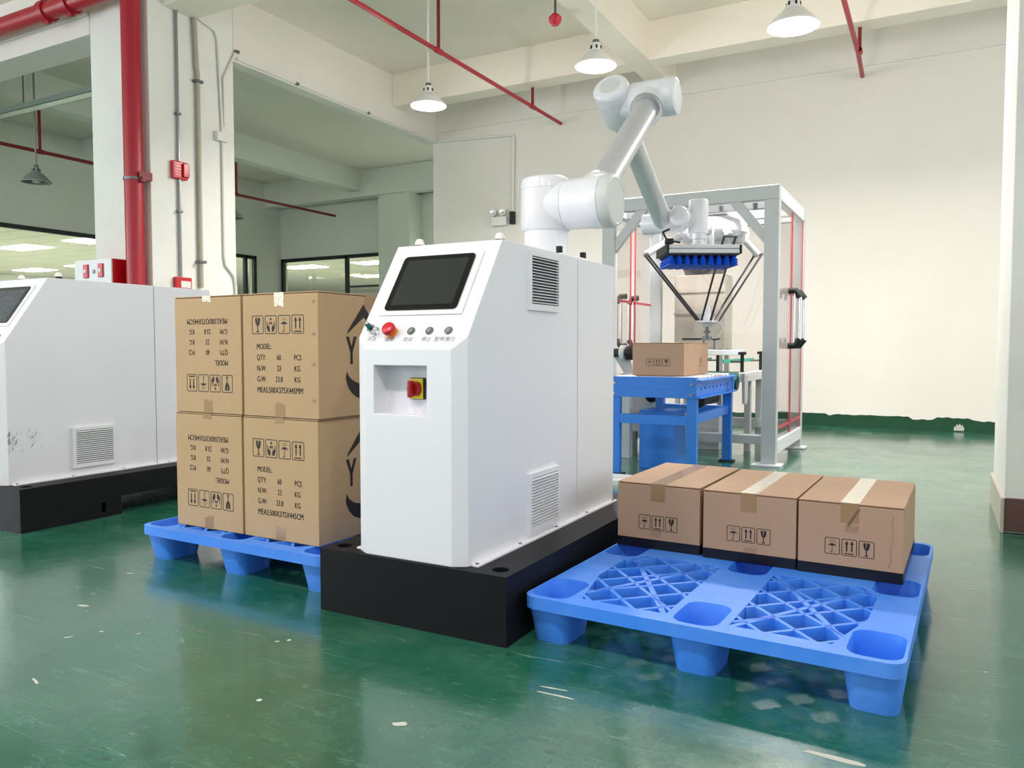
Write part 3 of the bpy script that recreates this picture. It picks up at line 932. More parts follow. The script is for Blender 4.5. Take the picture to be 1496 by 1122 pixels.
# ------------------------------------------------------------------ robot cabinets (built at the origin: x centred, front of the plinth at y=0)
def cabinet(label, vents, film=False):
    t = thing('robot_cabinet', label, 'control cabinet')
    BW, BD, BH = 0.348, 1.36, 0.2047
    # plinth: side profile with a fork tunnel, round holes in the top, slots in the sides
    b = nb()
    prof = [(0, 0), (0.507, 0), (0.507, 0.093), (0.95, 0.093), (0.95, 0), (BD, 0), (BD, BH), (0, BH)]
    prism(b, prof, 2 * BW, plane_mx((-BW, 0, 0), (0, 1, 0), (0, 0, 1)))
    cut = []
    for x in (-0.295, 0.295):
        for y in (0.062, BD - 0.062):
            c = nb(); cyl(c, (x, y, 0.12), (x, y, 0.3), 0.026, n=28); cut.append(c)
    for x0, x1 in ((-0.4, -0.31), (0.31, 0.4)):
        c = nb(); prism(c, rrect(0.41, 0.05, 0.013, 0.026, 0.012), x1 - x0, plane_mx((x0, 0, 0), (0, 1, 0), (0, 0, 1))); cut.append(c)
    b = difference(b, cut)
    pl = obj('plinth', b, 'blackplinth', t, 'black steel plinth with fork tunnel', angle=25)
    # housing
    X0, X1, Y0, Y1, ZB, ZT = -0.209, 0.199, 0.012, 1.215, BH, 1.2
    cx_, cy_ = 0.043, 0.025
    n = V((0, -0.346, 0.234)).normalized()

    def hull(y0, y1, front):
        b = nb()
        if front:
            poly = [(X0 + cx_, y0), (X1 - cx_, y0), (X1, y0 + cy_), (X1, y1), (X0, y1), (X0, y0 + cy_)]
        else:
            poly = [(X0, y0), (X1, y0), (X1, y1), (X0, y1)]
        prism(b, poly, ZT - ZB, Matrix.Translation((0, 0, ZB)))
        if front:
            r = bmesh.ops.bisect_plane(b, geom=b.verts[:] + b.edges[:] + b.faces[:], plane_co=(0, Y0, 0.854), plane_no=n, clear_outer=True)
            bmesh.ops.holes_fill(b, edges=[e for e in b.edges if e.is_boundary])
        return b
    b = hull(Y0, 0.8325, True)
    c = nb(); box(c, (-0.131, -0.1, 0.653), (0.068, 0.075, 0.803))
    b = difference(b, [c])
    es = [e for e in b.edges if e.calc_face_angle(0) > 0.3]
    bmesh.ops.bevel(b, geom=es, offset=0.0035, segments=2, affect='EDGES', profile=0.5)
    obj('front_housing', b, 'whitemc', t, angle=30)
    b = hull(0.8365, Y1, False)
    bmesh.ops.bevel(b, geom=b.edges[:], offset=0.003, segments=2, affect='EDGES', profile=0.5)
    obj('rear_housing', b, 'whitemc', t, angle=30)
    # foot flanges with bolts
    for x0, x1 in ((X1, X1 + 0.027), (X0 - 0.027, X0)):
        b = nb(); prism(b, [(x0 if x0 < 0 else x0, 0.05), (x1, 0.05), (x1, 1.2), (x0, 1.2)], 0.005, Matrix.Translation((0, 0, BH))); fl = obj('foot_flange', b, 'whitemc', t)
        for y in (0.065, 0.34, 0.62, 0.90, 1.18):
            b = nb(); cyl(b, ((x0 + x1) / 2, y, BH + 0.005), ((x0 + x1) / 2, y, BH + 0.008), 0.006, n=8); obj('bolt', b, 'steel', fl)
    # louvred vents on both sides, slats share one mesh
    for sx, xs in ((1, X1), (-1, X0)):
        for y0, y1, z0, z1 in vents:
            b = nb()
            mxp = plane_mx((xs, 0, 0), (0, 1, 0), (0, 0, 1)) if sx > 0 else plane_mx((xs, 0, 0), (0, -1, 0), (0, 0, 1)) @ Matrix.Scale(-1, 4, (1, 0, 0))
            slab(b, [(y0, z0), (y1, z0), (y1, z1), (y0, z1)], [[(y0 + 0.016, z0 + 0.022), (y1 - 0.012, z0 + 0.022), (y1 - 0.012, z1 - 0.016), (y0 + 0.016, z1 - 0.016)]], 0.0, 0.012, mxp)
            fr = obj('vent_frame', b, 'white', t)
            b = nb(); box(b, (xs + sx * 0.0008, y0 + 0.014, z0 + 0.02), (xs + sx * 0.002, y1 - 0.011, z1 - 0.014)); obj('vent_back', b, 'ventback', fr)
            me = None
            ns = 16
            dz = (z1 - z0 - 0.04) / ns
            for k in range(ns):
                zz = z0 + 0.023 + (k + 0.5) * dz
                if me is None:
                    b = nb()
                    y = [y0 + 0.014, y1 - 0.011]
                    vs = [[b.verts.new((sx * a, yy, c)) for a, c in ((0.001, dz * 0.42), (0.001, dz * 0.26), (0.0150, -dz * 0.30), (0.0150, -dz * 0.10))] for yy in y]
                    b.faces.new(vs[0]); b.faces.new(vs[1][::-1])
                    for i in range(4):
                        j = (i + 1) % 4
                        b.faces.new((vs[0][i], vs[0][j], vs[1][j], vs[1][i]))
                    me = mesh_of('slat', b, 'white')
                o = bpy.data.objects.new('slat', me)
                COL.objects.link(o)
                o.parent = fr
                o.location = (xs, 0, zz)
    # sloping operator panel
    o0 = V((0, Y0, 0.854)); s = V((0, 0.234, 0.346)).normalized()
    mp = plane_mx(o0, (1, 0, 0), s)
    b = nb(); prism(b, rrect(-0.006, 0.249, 0.156, 0.123, 0.003, 2), 0.005, mp); scr = obj('screen_surround', b, 'white', t)
    mp2 = mp @ Matrix.Translation((0, 0, 0.005))
    b = nb(); prism(b, rrect(-0.011, 0.252, 0.137, 0.109, 0.014, 4), 0.004, mp2); sc_ = obj('screen_bezel', b, 'screen', t)
    mp3 = mp @ Matrix.Translation((0, 0, 0.009))
    b = nb(); prism(b, rrect(-0.011, 0.252, 0.117, 0.091, 0.002, 1), 0.0006, mp3); obj('display', b, 'film' if film else 'lcd', sc_)

    def onp(x, y, z=0.0):
        return mp @ V((x, y, z))
    nn = onp(0, 0, 1) - onp(0, 0, 0)
    # key switch
    b = nb(); lathe(b, [(0, 0), (0.019, 0), (0.019, 0.004), (0.015, 0.006), (0.015, 0.022), (0.013, 0.024), (0, 0.024)], onp(-0.155, 0.064), nn, 20); ks = obj('key_switch', b, 'chrome', t)
    b = nb(); box(b, (-0.008, -0.003, 0.024), (0.008, 0.003, 0.045), 0.001, 1, mp @ Matrix.Translation((-0.155, 0.064, 0)) @ Matrix.Rotation(0.5, 4, 'Z')); obj('key', b, 'teal', ks)
    ring = [onp(-0.155, 0.064, 0.05) + (V((1, 0, 0)) * math.cos(a) + nn * math.sin(a)) * 0.011 + nn * 0.004 for a in [2 * math.pi * k / 16 for k in range(17)]]
    b = nb(); tube(b, ring, 0.0012, 6); obj('key_ring', b, 'chrome', ks)
    # emergency stop
    b = nb(); lathe(b, [(0, 0), (0.02, 0), (0.02, 0.006), (0.014, 0.008), (0.014, 0.02), (0, 0.02)], onp(-0.083, 0.060), nn, 24); es_ = obj('emergency_stop', b, 'orange', t)
    b = nb(); lathe(b, [(0.012, 0.014), (0.0215, 0.017), (0.0225, 0.024), (0.020, 0.031), (0.017, 0.0325), (0, 0.0325)], onp(-0.083, 0.060), nn, 24); obj('mushroom_head', b, 'estop', es_)
    # three push buttons
    for x in (-0.013, 0.055, 0.124):
        b = nb(); lathe(b, [(0, 0), (0.0135, 0), (0.0135, 0.003), (0.011, 0.005), (0.0105, 0.0035), (0, 0.0035)], onp(x, 0.066), nn, 20); pb = obj('push_button', b, 'steel', t)
        b = nb(); lathe(b, [(0, 0.0035), (0.008, 0.0035), (0.0075, 0.006), (0, 0.006)], onp(x, 0.066), nn, 16); obj('button_cap', b, 'chrome', pb)
    p = Print()
    for sx_, x in (('开关', -0.153), ('急停', -0.084), ('启动', -0.014), ('停止', 0.055), ('暂停/复位', 0.121)):
        p.text(sx_, x, 0.029, 0.0135, 0.95, center=True)
    p.build('panel_lettering', mp, 'greyink', t)
    # isolator in the recess
    yr = 0.075
    b = nb(); box(b, (-0.032, yr - 0.012, 0.698), (0.024, yr, 0.765), 0.003, 2); isl = obj('isolator_base', b, 'rubber', t)
    b = nb(); box(b, (-0.030, yr - 0.0145, 0.700), (0.020, yr - 0.012, 0.763)); obj('isolator_plate', b, 'yellow', isl)
    b = nb(); lathe(b, [(0, 0), (0.023, 0), (0.021, 0.018), (0, 0.018)], (-0.006, yr - 0.0145, 0.731), (0, -1, 0), 28); kb = obj('isolator_knob', b, 'knobred', isl)
    b = nb(); box(b, (-0.013, yr - 0.052, 0.705), (0.001, yr - 0.03, 0.757), 0.004, 2); obj('isolator_handle', b, 'knobred', isl)
    # beacon domes on the roof edge
    for x in (-0.184, 0.137):
        b = nb(); lathe(b, [(0, 0), (0.017, 0), (0.017, 0.014), (0, 0.014)], (x, 0.338, ZT), (0, 0, 1), 20); bc = obj('beacon_base', b, 'rubber', t)
        b = nb(); lathe(b, [(0.0165, 0.014), (0.0165, 0.022), (0.012, 0.032), (0.006, 0.036), (0, 0.037)], (x, 0.338, ZT), (0, 0, 1), 20); obj('beacon_dome', b, 'pvc', bc)
    return t


cab = cabinet('white robot cabinet in the foreground with black touch screen and red isolator', ((0.413, 0.650, 0.984, 1.184), (0.413, 0.650, 0.226, 0.430)))
cab.location = (-1.411, 1.918, 0)
cab2 = cabinet('white robot cabinet at the left edge, its screen under crinkled film', ((0.346, 0.576, 0.246, 0.452),), True)
cab2.location = (-4.034, 2.043, 0)
# scuff marks on the side of the left cabinet
p = Print()
for k in range(46):
    y = 0.02 + random.gauss(0.0, 0.5) * 0.05 + random.choice((0.03, 0.03, 0.13)); z = 0.46 - random.uniform(0, 0.09) + random.gauss(0, 0.012)
    l = random.uniform(0.008, 0.026); a = R(random.uniform(50, 75)); wd = random.uniform(0.001, 0.003)
    y = max(0.045, y)
    p.poly([(y, z), (y + wd, z), (y + wd - l * math.cos(a), z - l * math.sin(a)), (y - l * math.cos(a), z - l * math.sin(a))])
p.build('scuff_marks', plane_mx((0.1995, 0, 0), (0, 1, 0), (0, 0, 1)), 'greyink', cab2)


# ------------------------------------------------------------------ blue plastic pallets (x centred, front edge at y=0)
def clip_line(poly, px, py, dx, dy):
    lo, hi = -9.0, 9.0
    n = len(poly)
    for k in range(n):
        (x0, y0), (x1, y1) = poly[k], poly[(k + 1) % n]
        nx, ny = -(y1 - y0), x1 - x0
        num = (px - x0) * nx + (py - y0) * ny
        den = dx * nx + dy * ny
        if abs(den) < 1e-9:
            if num < 0:
                return None
            continue
        t_ = -num / den
        if den > 0:
            lo = max(lo, t_)
        else:
            hi = min(hi, t_)
    return (lo, hi) if hi - lo > 0.02 else None


def pallet(label):
    t = thing('plastic_pallet', label, 'pallet', group='blue plastic pallets')
    D, T, Z0 = 1.28, 0.14, 0.104
    rows, cols = (0.115, 0.64, 1.165), (-0.43, 0.0, 0.43)
    HX, HY = 0.062, 0.094
    cells = []
    for sx in (-1, 1):
        for my in (False, True):
            c = [(-0.335, 0.06), (-0.085, 0.06), (-0.085, 0.585), (-0.345, 0.585), (-0.39, 0.50), (-0.39, 0.30)]
            if sx > 0:
                c = [(-x, y) for x, y in c][::-1]
            if my:
                c = [(x, D - y) for x, y in c][::-1]
            cells.append(c)
    holes = [rrect(x, y, HX, HY, 0.04, 4) for x in cols for y in rows] + cells
    b = nb(); slab(b, rrect(0, D / 2, 0.5, D / 2, 0.04, 5), holes, Z0, T)
    obj('deck', b, 'bluep', t, angle=30)
    for x in cols:
        for y in rows:
            b = nb()
            rings = []
            for hx, hy, r, z in ((HX, HY, 0.04, T - 0.001), (HX - 0.004, HY - 0.004, 0.038, Z0), (HX - 0.016, HY - 0.02, 0.03, 0.012)):
                rings.append([b.verts.new((*q, z)) for q in rrect(x, y, hx, hy, r, 4)])
            out = []
            for hx, hy, r, z in ((HX - 0.007, HY - 0.02, 0.03, 0.0), (HX + 0.006, HY + 0.004, 0.042, Z0 - 0.01), (HX + 0.006, HY + 0.004, 0.042, T - 0.003)):
                out.append([b.verts.new((*q, z)) for q in rrect(x, y, hx, hy, r, 4)])
            for A, B in zip(rings + [None], (rings + [None])[1:]):
                if B is None:
                    break
                for k in range(len(A)):
                    b.faces.new((A[k], A[(k + 1) % len(A)], B[(k + 1) % len(A)], B[k]))
            b.faces.new(rings[-1])
            for A, B in zip(out, out[1:]):
                for k in range(len(A)):
                    b.faces.new((A[k], A[(k + 1) % len(A)], B[(k + 1) % len(A)], B[k]))
            b.faces.new(out[0][::-1])
            for k in range(len(out[-1])):
                A, B = out[-1], rings[0]
                b.faces.new((A[k], A[(k + 1) % len(A)], B[(k + 1) % len(A)], B[k]))
            obj('foot_pocket', b, 'bluep', t)
    for c in cells:
        mx_ = sum(x for x, _ in c) / len(c)
        cx_, cy_ = (-0.2375 if mx_ < 0 else 0.2375), (0.3225 if sum(y for _, y in c) / len(c) < D / 2 else D - 0.3225)
        b = nb()

        def bar(px, py, ang, wd):
            dx, dy = math.cos(ang), math.sin(ang)
            r = clip_line(c, px, py, dx, dy)
            if not r:
                return
            lo, hi = r[0] - 0.003, r[1] + 0.003
            mxx = Matrix.Translation((px, py, 0)) @ Matrix.Rotation(ang, 4, 'Z')
            box(b, (lo, -wd / 2, Z0 + 0.001), (hi, wd / 2, T - 0.0012), mx=mxx)
        for sgn in (1, -1):
            ang = sgn * R(46)
            nx, ny = -math.sin(ang), math.cos(ang)
            for k in range(-4, 4):
                bar(cx_ + nx * 0.094 * (k + 0.5), cy_ + ny * 0.094 * (k + 0.5), ang, 0.0115)
            bar(cx_, cy_, sgn * math.atan2(0.50, 0.28), 0.016)
        obj('lattice', b, 'bluep', t)
    return t


pal = pallet('blue plastic pallet in the right foreground under the three low cartons')
pal.location = (-0.547, 1.961, 0)
pal.rotation_euler = (0, 0, R(-2.3))
pal2 = dup(pal, (-2.330, 2.022, 0), R(-1.6), 'blue plastic pallet under the four tall cartons behind the cabinet')


# ------------------------------------------------------------------ cartons (x centred, front at y=0)
def carton(label, w_, d, h, m, group):
    t = thing('cardboard_box', label, 'cardboard box', group=group)
    b = nb(); box(b, (-w_ / 2, 0, 0), (w_ / 2, d, h - 0.0065), 0.003, 2); obj('body', b, m, t)
    b = nb(); box(b, (-w_ / 2 + 0.004, 0.004, h - 0.0066), (w_ / 2 - 0.004, d - 0.004, h - 0.004)); obj('inner_flap', b, 'fluting', t)
    for s in (-1, 1):
        b = nb(); box(b, (s * 0.0012, 0.0005, h - 0.004), (s * w_ / 2, d - 0.0005, h), 0.0012, 1); obj('top_flap', b, m, t)
    return t


def tape_strip(t, w_, h, d, front, m, x=0.0, width=0.048, top=True, jag=True):
    b = nb()
    hw = width / 2
    e = 0.0007
    if top:
        rows_ = [(0.0, -e), (0.0, 0.0)]
    n = 7
    edge = [(x - hw + width * k / (n - 1), h - front - (random.uniform(-0.004, 0.004) if jag else 0)) for k in range(n)]
    vs = [b.verts.new((px, -e, pz)) for px, pz in edge] + [b.verts.new((x + hw, -e, h + e)), b.verts.new((x - hw, -e, h + e))]
    b.faces.new(vs)
    if top:
        q = [b.verts.new(p_) for p_ in ((x - hw, d, h + e), (x + hw, d, h + e))]
        b.faces.new((vs[-1], vs[-2], q[1], q[0]))
    return obj('tape', b, m, t)


def big_print(t, w_, h, flip):
    p = Print()
    W, H = w_, h
    for k, kd in enumerate(('glass', 'hands', 'umbrella', 'up')):
        p.icon(kd, W * (0.21 + 0.178 * k), H * 0.745, W * 0.158, H * 0.15)
    th = H * 0.046
    for row, (a, n_, u) in enumerate((('MODEL:', '', ''), ('QTY:', '60', 'PCS'), ('N.W:', '23', 'KG'), ('G.W:', '23.8', 'KG'))):
        y = H * (0.548 - 0.088 * row)
        p.text(a, W * 0.19, y, th, 0.74, 0.0009)
        if n_:
            p.text(n_, W * 0.49, y, th, 0.74, 0.0009, center=True)
            p.text(u, W * 0.69, y, th, 0.74, 0.0009)
    p.text('MEAS:500X375X445CM' if flip != 'mm' else 'MEAS:500X375X445MM', W * 0.19, H * 0.195, th * 1.05, 0.585, 0.0009, fit=W * 0.61)
    if flip is True:
        mx = plane_mx((W / 2, 0, H), (-1, 0, 0), (0, 0, -1))
    else:
        mx = plane_mx((-W / 2, 0, 0), (1, 0, 0), (0, 0, 1))
    return p.build('shipping_marks', mx, 'ink', t)


def side_logo(t, w_, d, h):
    p = Print()
    cx_, cy_ = 0.245, h * 0.45
    # lower crescent
    out, inn = [], []
    for k in range(13):
        a = R(190 + 160 * k / 12)
        out.append((cx_ + 0.105 * math.cos(a), cy_ - 0.045 + 0.10 * math.sin(a)))
        inn.append((cx_ + 0.098 * math.cos(a), cy_ - 0.025 + 0.062 * math.sin(a)))
    for k in range(12):
        p.poly([out[k], out[k + 1], inn[k + 1], inn[k]])
    # upper peak
    for s in (-1, 1):
        p.poly([(cx_ + s * 0.095, cy_ + 0.10), (cx_ + s * 0.088, cy_ + 0.115), (cx_, cy_ + 0.215), (cx_, cy_ + 0.165)] if s < 0 else [(cx_, cy_ + 0.215), (cx_ + 0.088, cy_ + 0.115), (cx_ + 0.095, cy_ + 0.10), (cx_, cy_ + 0.165)])
    # the letter Y
    p.poly([(cx_ - 0.100, cy_ + 0.092), (cx_ - 0.083, cy_ + 0.092), (cx_ - 0.066, cy_ + 0.042), (cx_ - 0.074, cy_ + 0.026)])
    p.poly([(cx_ - 0.040, cy_ + 0.092), (cx_ - 0.057, cy_ + 0.092), (cx_ - 0.074, cy_ + 0.045), (cx_ - 0.066, cy_ + 0.026)])
    p.poly([(cx_ - 0.077, cy_ + 0.036), (cx_ - 0.063, cy_ + 0.036), (cx_ - 0.063, cy_ - 0.012), (cx_ - 0.077, cy_ - 0.012)])
    p.build('side_emblem', plane_mx((w_ / 2, 0, 0), (0, 1, 0), (0, 0, 1)), 'ink', t)


BWd, BHt = 0.381, 0.4585
spots = (
    (-2.522, 2.121, 0.140, True, 'tall kraft carton at bottom left of the stack, print upside down'),
    (-2.130, 2.114, 0.140, 'cm', 'tall kraft carton at bottom right of the stack, print upright reading CM'),
    (-2.516, 2.121, 0.601, True, 'tall kraft carton at top left of the stack, print upside down'),
    (-2.122, 2.112, 0.601, 'mm', 'tall kraft carton at top right of the stack, print upright reading MM'))
for k, (x, y, z, flip, lab) in enumerate(spots):
    t = carton(lab, BWd, 0.5, BHt, 'kraft', 'tall cartons stacked on the left pallet')
    big_print(t, BWd, BHt, flip)
    if not flip is True:
        side_logo(t, BWd, 0.5, BHt)
    tape_strip(t, BWd, BHt, 0.5, 0.022 if k != 3 else 0.05, 'tapelight' if k in (2, 3) else 'tape')
    b = nb(); ed = [(-0.024 + 0.008 * i, 0.05 + random.uniform(-0.006, 0.006)) for i in range(7)]
    b.faces.new([b.verts.new((px, -0.0007, pz)) for px, pz in [(-0.024, 0.0), (0.024, 0.0)] + ed[::-1]]); obj('lower_tape', b, 'tape', t)
    if k == 3:
        b = nb(); box(b, (BWd / 2 + 0.0002, 0.255, BHt - 0.055), (BWd / 2 + 0.0009, 0.315, BHt + 0.0005)); obj('side_tape', b, 'tape', t)
        pp = Print()
        for zz in (0.06, 0.19, 0.30, 0.415):
            for q in range(4):
                a = BWd - 0.030 + q * 0.004
                pp.poly([(a, zz), (a + 0.001, zz), (a + 0.008, zz + 0.012), (a + 0.007, zz + 0.012)])
        pp.build('crease_marks', plane_mx((-BWd / 2, 0, 0), (1, 0, 0), (0, 0, 1)), 'fluting', t)
    t.location = (x, y, z)
    t.rotation_euler = (0, 0, R(-1.0))

LW, LD, LH = 0.305, 0.52, 0.2345


def low_print(t, w_, h, barcode, zoff=0.0):
    p = Print()
    for k, kd in enumerate(('umbrella', 'up', 'glass')):
        p.icon(kd, w_ * (0.34 + 0.162 * k), h * 0.405 + zoff, w_ * 0.146, h * 0.225)
    p.build('handling_marks', plane_mx((-w_ / 2, 0, 0), (1, 0, 0), (0, 0, 1)), 'ink', t)
    if barcode:
        p = Print()
        x, z = barcode
        for k in range(7):
            a = x + k * 0.0058
            p.poly([(a, z), (a + 0.0013, z + 0.001), (a + 0.004, z + 0.026 - 0.002 * (k % 3)), (a + 0.003, z + 0.026)])
        p.build('smudged_stamp', plane_mx((-w_ / 2, 0, 0), (1, 0, 0), (0, 0, 1)), 'fluting', t)


low = ((-0.859, 2.658, 'low carton left of the three on the right pallet, with grey tape', 'tapegrey', (0.125, 0.045)),
       (-0.540, 2.634, 'low carton in the middle of the three on the right pallet', 'tapelight', (0.14, 0.028)),
       (-0.229, 2.618, 'low carton right of the three on the right pallet, with a creased corner', 'tapelight', (0.14, 0.142)))
for k, (x, y, lab, tp, bc) in enumerate(low):
    t = carton(lab, LW, LD, LH, 'kraft2', 'low cartons with a black base band on the right pallet')
    b = nb(); box(b, (-LW / 2 - 0.001, -0.001, 0.0), (LW / 2 + 0.001, LD + 0.001, 0.036), 0.002, 1); obj('black_band', b, 'blackband', t)
    low_print(t, LW, LH, bc)
    b = nb(); box(b, (-0.027, 0.0, LH + 0.0002), (0.027, LD, LH + 0.0008)); obj('top_tape', b, tp, t)
    b = nb(); box(b, (-0.026, -0.0008, LH - 0.062), (0.026, -0.0002, LH + 0.0006)); obj('front_tape', b, 'tape', t)
    if k == 2:
        p = Print()
        p.poly([(0.145, 0.165), (0.147, 0.165), (0.178, 0.218), (0.176, 0.218)])
        p.poly([(0.150, 0.165), (0.152, 0.165), (0.183, 0.218), (0.181, 0.218)])
        p.build('pen_strokes', plane_mx((-LW / 2, 0, 0), (1, 0, 0), (0, 0, 1)), 'ink', t, 0.0012)
        b = nb()
        pts = [(LW / 2 - 0.042, 0.05), (LW / 2 - 0.034, 0.07), (LW / 2 - 0.037, 0.11), (LW / 2 - 0.030, 0.14), (LW / 2 - 0.034, 0.19), (LW / 2 - 0.03, 0.205)]
        tube(b, [(x_, -0.0005, z_) for x_, z_ in pts], 0.002, 6); obj('crease', b, 'kraft2', t)
    t.location = (x, y, 0.140)
    t.rotation_euler = (0, 0, R(-2.0))
t = carton('low carton standing alone on the blue conveyor', 0.358, 0.62, 0.222, 'kraft2', None)

low_print(t, 0.358, 0.222, None)
p = Print(); p.icon('glass', 0.42, 0.085, 0.075, 0.06); p.build('side_mark', plane_mx((0.179, 0, 0), (0, 1, 0), (0, 0, 1)), 'fluting', t)
b = nb(); box(b, (-0.027, 0.0, 0.2222), (0.027, 0.62, 0.2228)); obj('top_tape', b, 'tapegrey', t)
t.location = (-1.657, 5.1, 0.667)

# ------------------------------------------------------------------ six-axis robot arm on the foreground cabinet
SX, SY, SZ = -1.411, 2.878, 1.428
AX, AZ = -1.211, SZ
BY, BZ = 3.612, 2.030
CXx = -1.389
DY, DZ = 4.365, 1.563
arm = thing('articulated_robot', 'white six-axis robot arm with aluminium tubes standing on the foreground cabinet', 'robot arm', (SX, SY, 1.2))
b = nb(); box(b, (SX - 0.14, SY - 0.14, 1.2), (SX + 0.14, SY + 0.14, 1.222), 0.004, 2); mp_ = obj('mounting_plate', b, 'white', arm)
for dx, dy in ((-0.115, -0.115), (0.115, -0.115), (0.115, 0.115), (-0.115, 0.115)):
    b = nb(); cyl(b, (SX + dx, SY + dy, 1.222), (SX + dx, SY + dy, 1.25), 0.013, n=12, bev=0.002); obj('bolt', b, 'rubber', mp_)
b = nb(); lathe(b, [(0, 0), (0.105, 0), (0.105, 0.012), (0.09, 0.016), (0.09, 0.105), (0, 0.105)], (SX, SY, 1.222), (0, 0, 1), 40); obj('base_column', b, 'arm', arm)
b = nb(); lathe(b, [(0, 0), (0.094, 0.0), (0.102, 0.012), (0.102, 0.192), (0.096, 0.208), (0.08, 0.217), (0.04, 0.222), (0, 0.223)], (SX, SY, 1.326), (0, 0, 1), 44); sh = obj('shoulder_housing', b, 'arm', arm)
b = nb(); lathe(b, [(0.1022, 0.0), (0.1028, 0.0), (0.1028, 0.002), (0.1022, 0.002)], (SX, SY, 1.326 + 0.165), (0, 0, 1), 44); obj('cap_seam', b, 'armcap', sh)
b = nb(); lathe(b, [(0, 0), (0.096, 0), (0.096, 0.10), (0, 0.10)], (SX, SY, SZ), (1, 0, 0), 44); obj('shoulder_neck', b, 'arm', arm)
b = nb(); lathe(b, [(0.09, 0), (0.0985, 0), (0.1, 0.004), (0.1, 0.10), (0.104, 0.11), (0.104, 0.155), (0, 0.155)], (SX + 0.103, SY, SZ), (1, 0, 0), 44); obj('upper_arm_joint', b, 'arm', arm)
b = nb(); lathe(b, [(0, 0), (0.1045, 0.0), (0.1045, 0.028), (0.098, 0.042), (0.088, 0.046), (0.086, 0.044), (0, 0.044)], (SX + 0.26, SY, SZ), (1, 0, 0), 44); obj('shoulder_cap', b, 'armcap', arm)
A, B_ = V((AX, SY, AZ)), V((AX, BY, BZ))
u = (B_ - A).normalized(); L1 = (B_ - A).length
b = nb(); lathe(b, [(0, 0), (0.088, 0), (0.086, 0.085), (0.078, 0.115), (0.064, 0.128), (0, 0.13)], A, u, 36); obj('upper_arm_socket', b, 'arm', arm)
b = nb(); cyl(b, A + u * 0.11, B_ - u * 0.09, 0.057, n=36); obj('upper_arm_tube', b, 'alu', arm)
b = nb(); lathe(b, [(0.057, 0), (0.074, 0), (0.076, 0.004), (0.076, 0.014), (0.0745, 0.018), (0.076, 0.022), (0.076, 0.03), (0.057, 0.032)], B_ - u * 0.128, u, 40); obj('elbow_collar', b, 'chrome', arm)
b = nb(); lathe(b, [(0, 0), (0.078, 0), (0.08, 0.05), (0.075, 0.1), (0, 0.1)], B_ - u * 0.10, u, 36); obj('elbow_socket', b, 'arm', arm)
b = nb(); lathe(b, [(0, 0), (0.082, 0), (0.086, 0.006), (0.086, 0.155), (0, 0.155)], (AX - 0.095, BY, BZ), (1, 0, 0), 40); obj('elbow_joint', b, 'arm', arm)
b = nb(); lathe(b, [(0, 0), (0.088, 0), (0.088, 0.042), (0.082, 0.056), (0.066, 0.062), (0.064, 0.06), (0, 0.06)], (AX + 0.062, BY, BZ), (1, 0, 0), 40); obj('elbow_cap', b, 'arm', arm)
Cc, Dd = V((CXx, BY, BZ)), V((CXx, DY, DZ))
v = (Dd - Cc).normalized()
b = nb(); lathe(b, [(0, 0), (0.08, 0), (0.08, 0.11), (0, 0.11)], (CXx, BY, BZ), (1, 0, 0), 40); obj('forearm_neck', b, 'arm', arm)
b = nb(); lathe(b, [(0, 0), (0.05, 0.0), (0.054, 0.002), (0.076, 0.004), (0.084, 0.012), (0.0865, 0.024), (0.0865, 0.20), (0.078, 0.215), (0, 0.217)], Cc - v * 0.118, v, 44); fh = obj('forearm_housing', b, 'arm', arm)
b = nb(); lathe(b, [(0.0867, 0), (0.0874, 0), (0.0874, 0.002), (0.0867, 0.002)], Cc - v * 0.055, v, 44); obj('cap_seam', b, 'armcap', fh)
b = nb(); lathe(b, [(0, -0.0006), (0.05, -0.0006), (0.05, 0.001), (0, 0.001)], Cc - v * 0.118, v, 32); obj('cap_disc', b, 'armcap', fh)
b = nb(); cyl(b, Cc + v * 0.07, Dd - v * 0.0, 0.0535, n=36); obj('forearm_tube', b, 'alu', arm)
b = nb(); cyl(b, (-1.513, DY, DZ + 0.002), (-1.27, DY, DZ + 0.002), 0.058, n=36, bev=0.012); obj('wrist_joint', b, 'arm', arm)
b = nb(); cyl(b, (-1.285, DY - 0.075, 1.590), (-1.285, DY + 0.07, 1.590), 0.056, n=36, bev=0.008); w2 = obj('wrist_housing', b, 'arm', arm)
for k in range(5):
    b = nb(); box(b, (-1.309 + k * 0.012 - 0.002, DY - 0.0765, 1.565), (-1.309 + k * 0.012 + 0.002, DY - 0.0745, 1.615)); obj('vent_slot', b, 'armcap', w2)
b = nb(); cyl(b, (-1.285, DY + 0.03, 1.588), (-1.205, DY + 0.06, 1.575), 0.052, n=32, bev=0.006); obj('wrist_bridge', b, 'arm', arm)
b = nb(); cyl(b, (-1.208, DY + 0.06, 1.50), (-1.208, DY + 0.06, 1.692), 0.055, n=36, bev=0.01); obj('tool_housing', b, 'arm', arm)
b = nb(); lathe(b, [(0, 0), (0.042, 0), (0.042, 0.018), (0.036, 0.02), (0.036, 0.034), (0.045, 0.036), (0.045, 0.07), (0, 0.07)], (-1.208, DY + 0.06, 1.433), (0, 0, 1), 32); obj('tool_flange', b, 'alu', arm)
b = nb(); tube(b, [(-1.34, DY - 0.06, 1.52), (-1.36, DY - 0.11, 1.50), (-1.33, DY - 0.13, 1.45), (-1.27, DY - 0.08, 1.44)], 0.006, 8); obj('cable', b, 'rubber', arm)

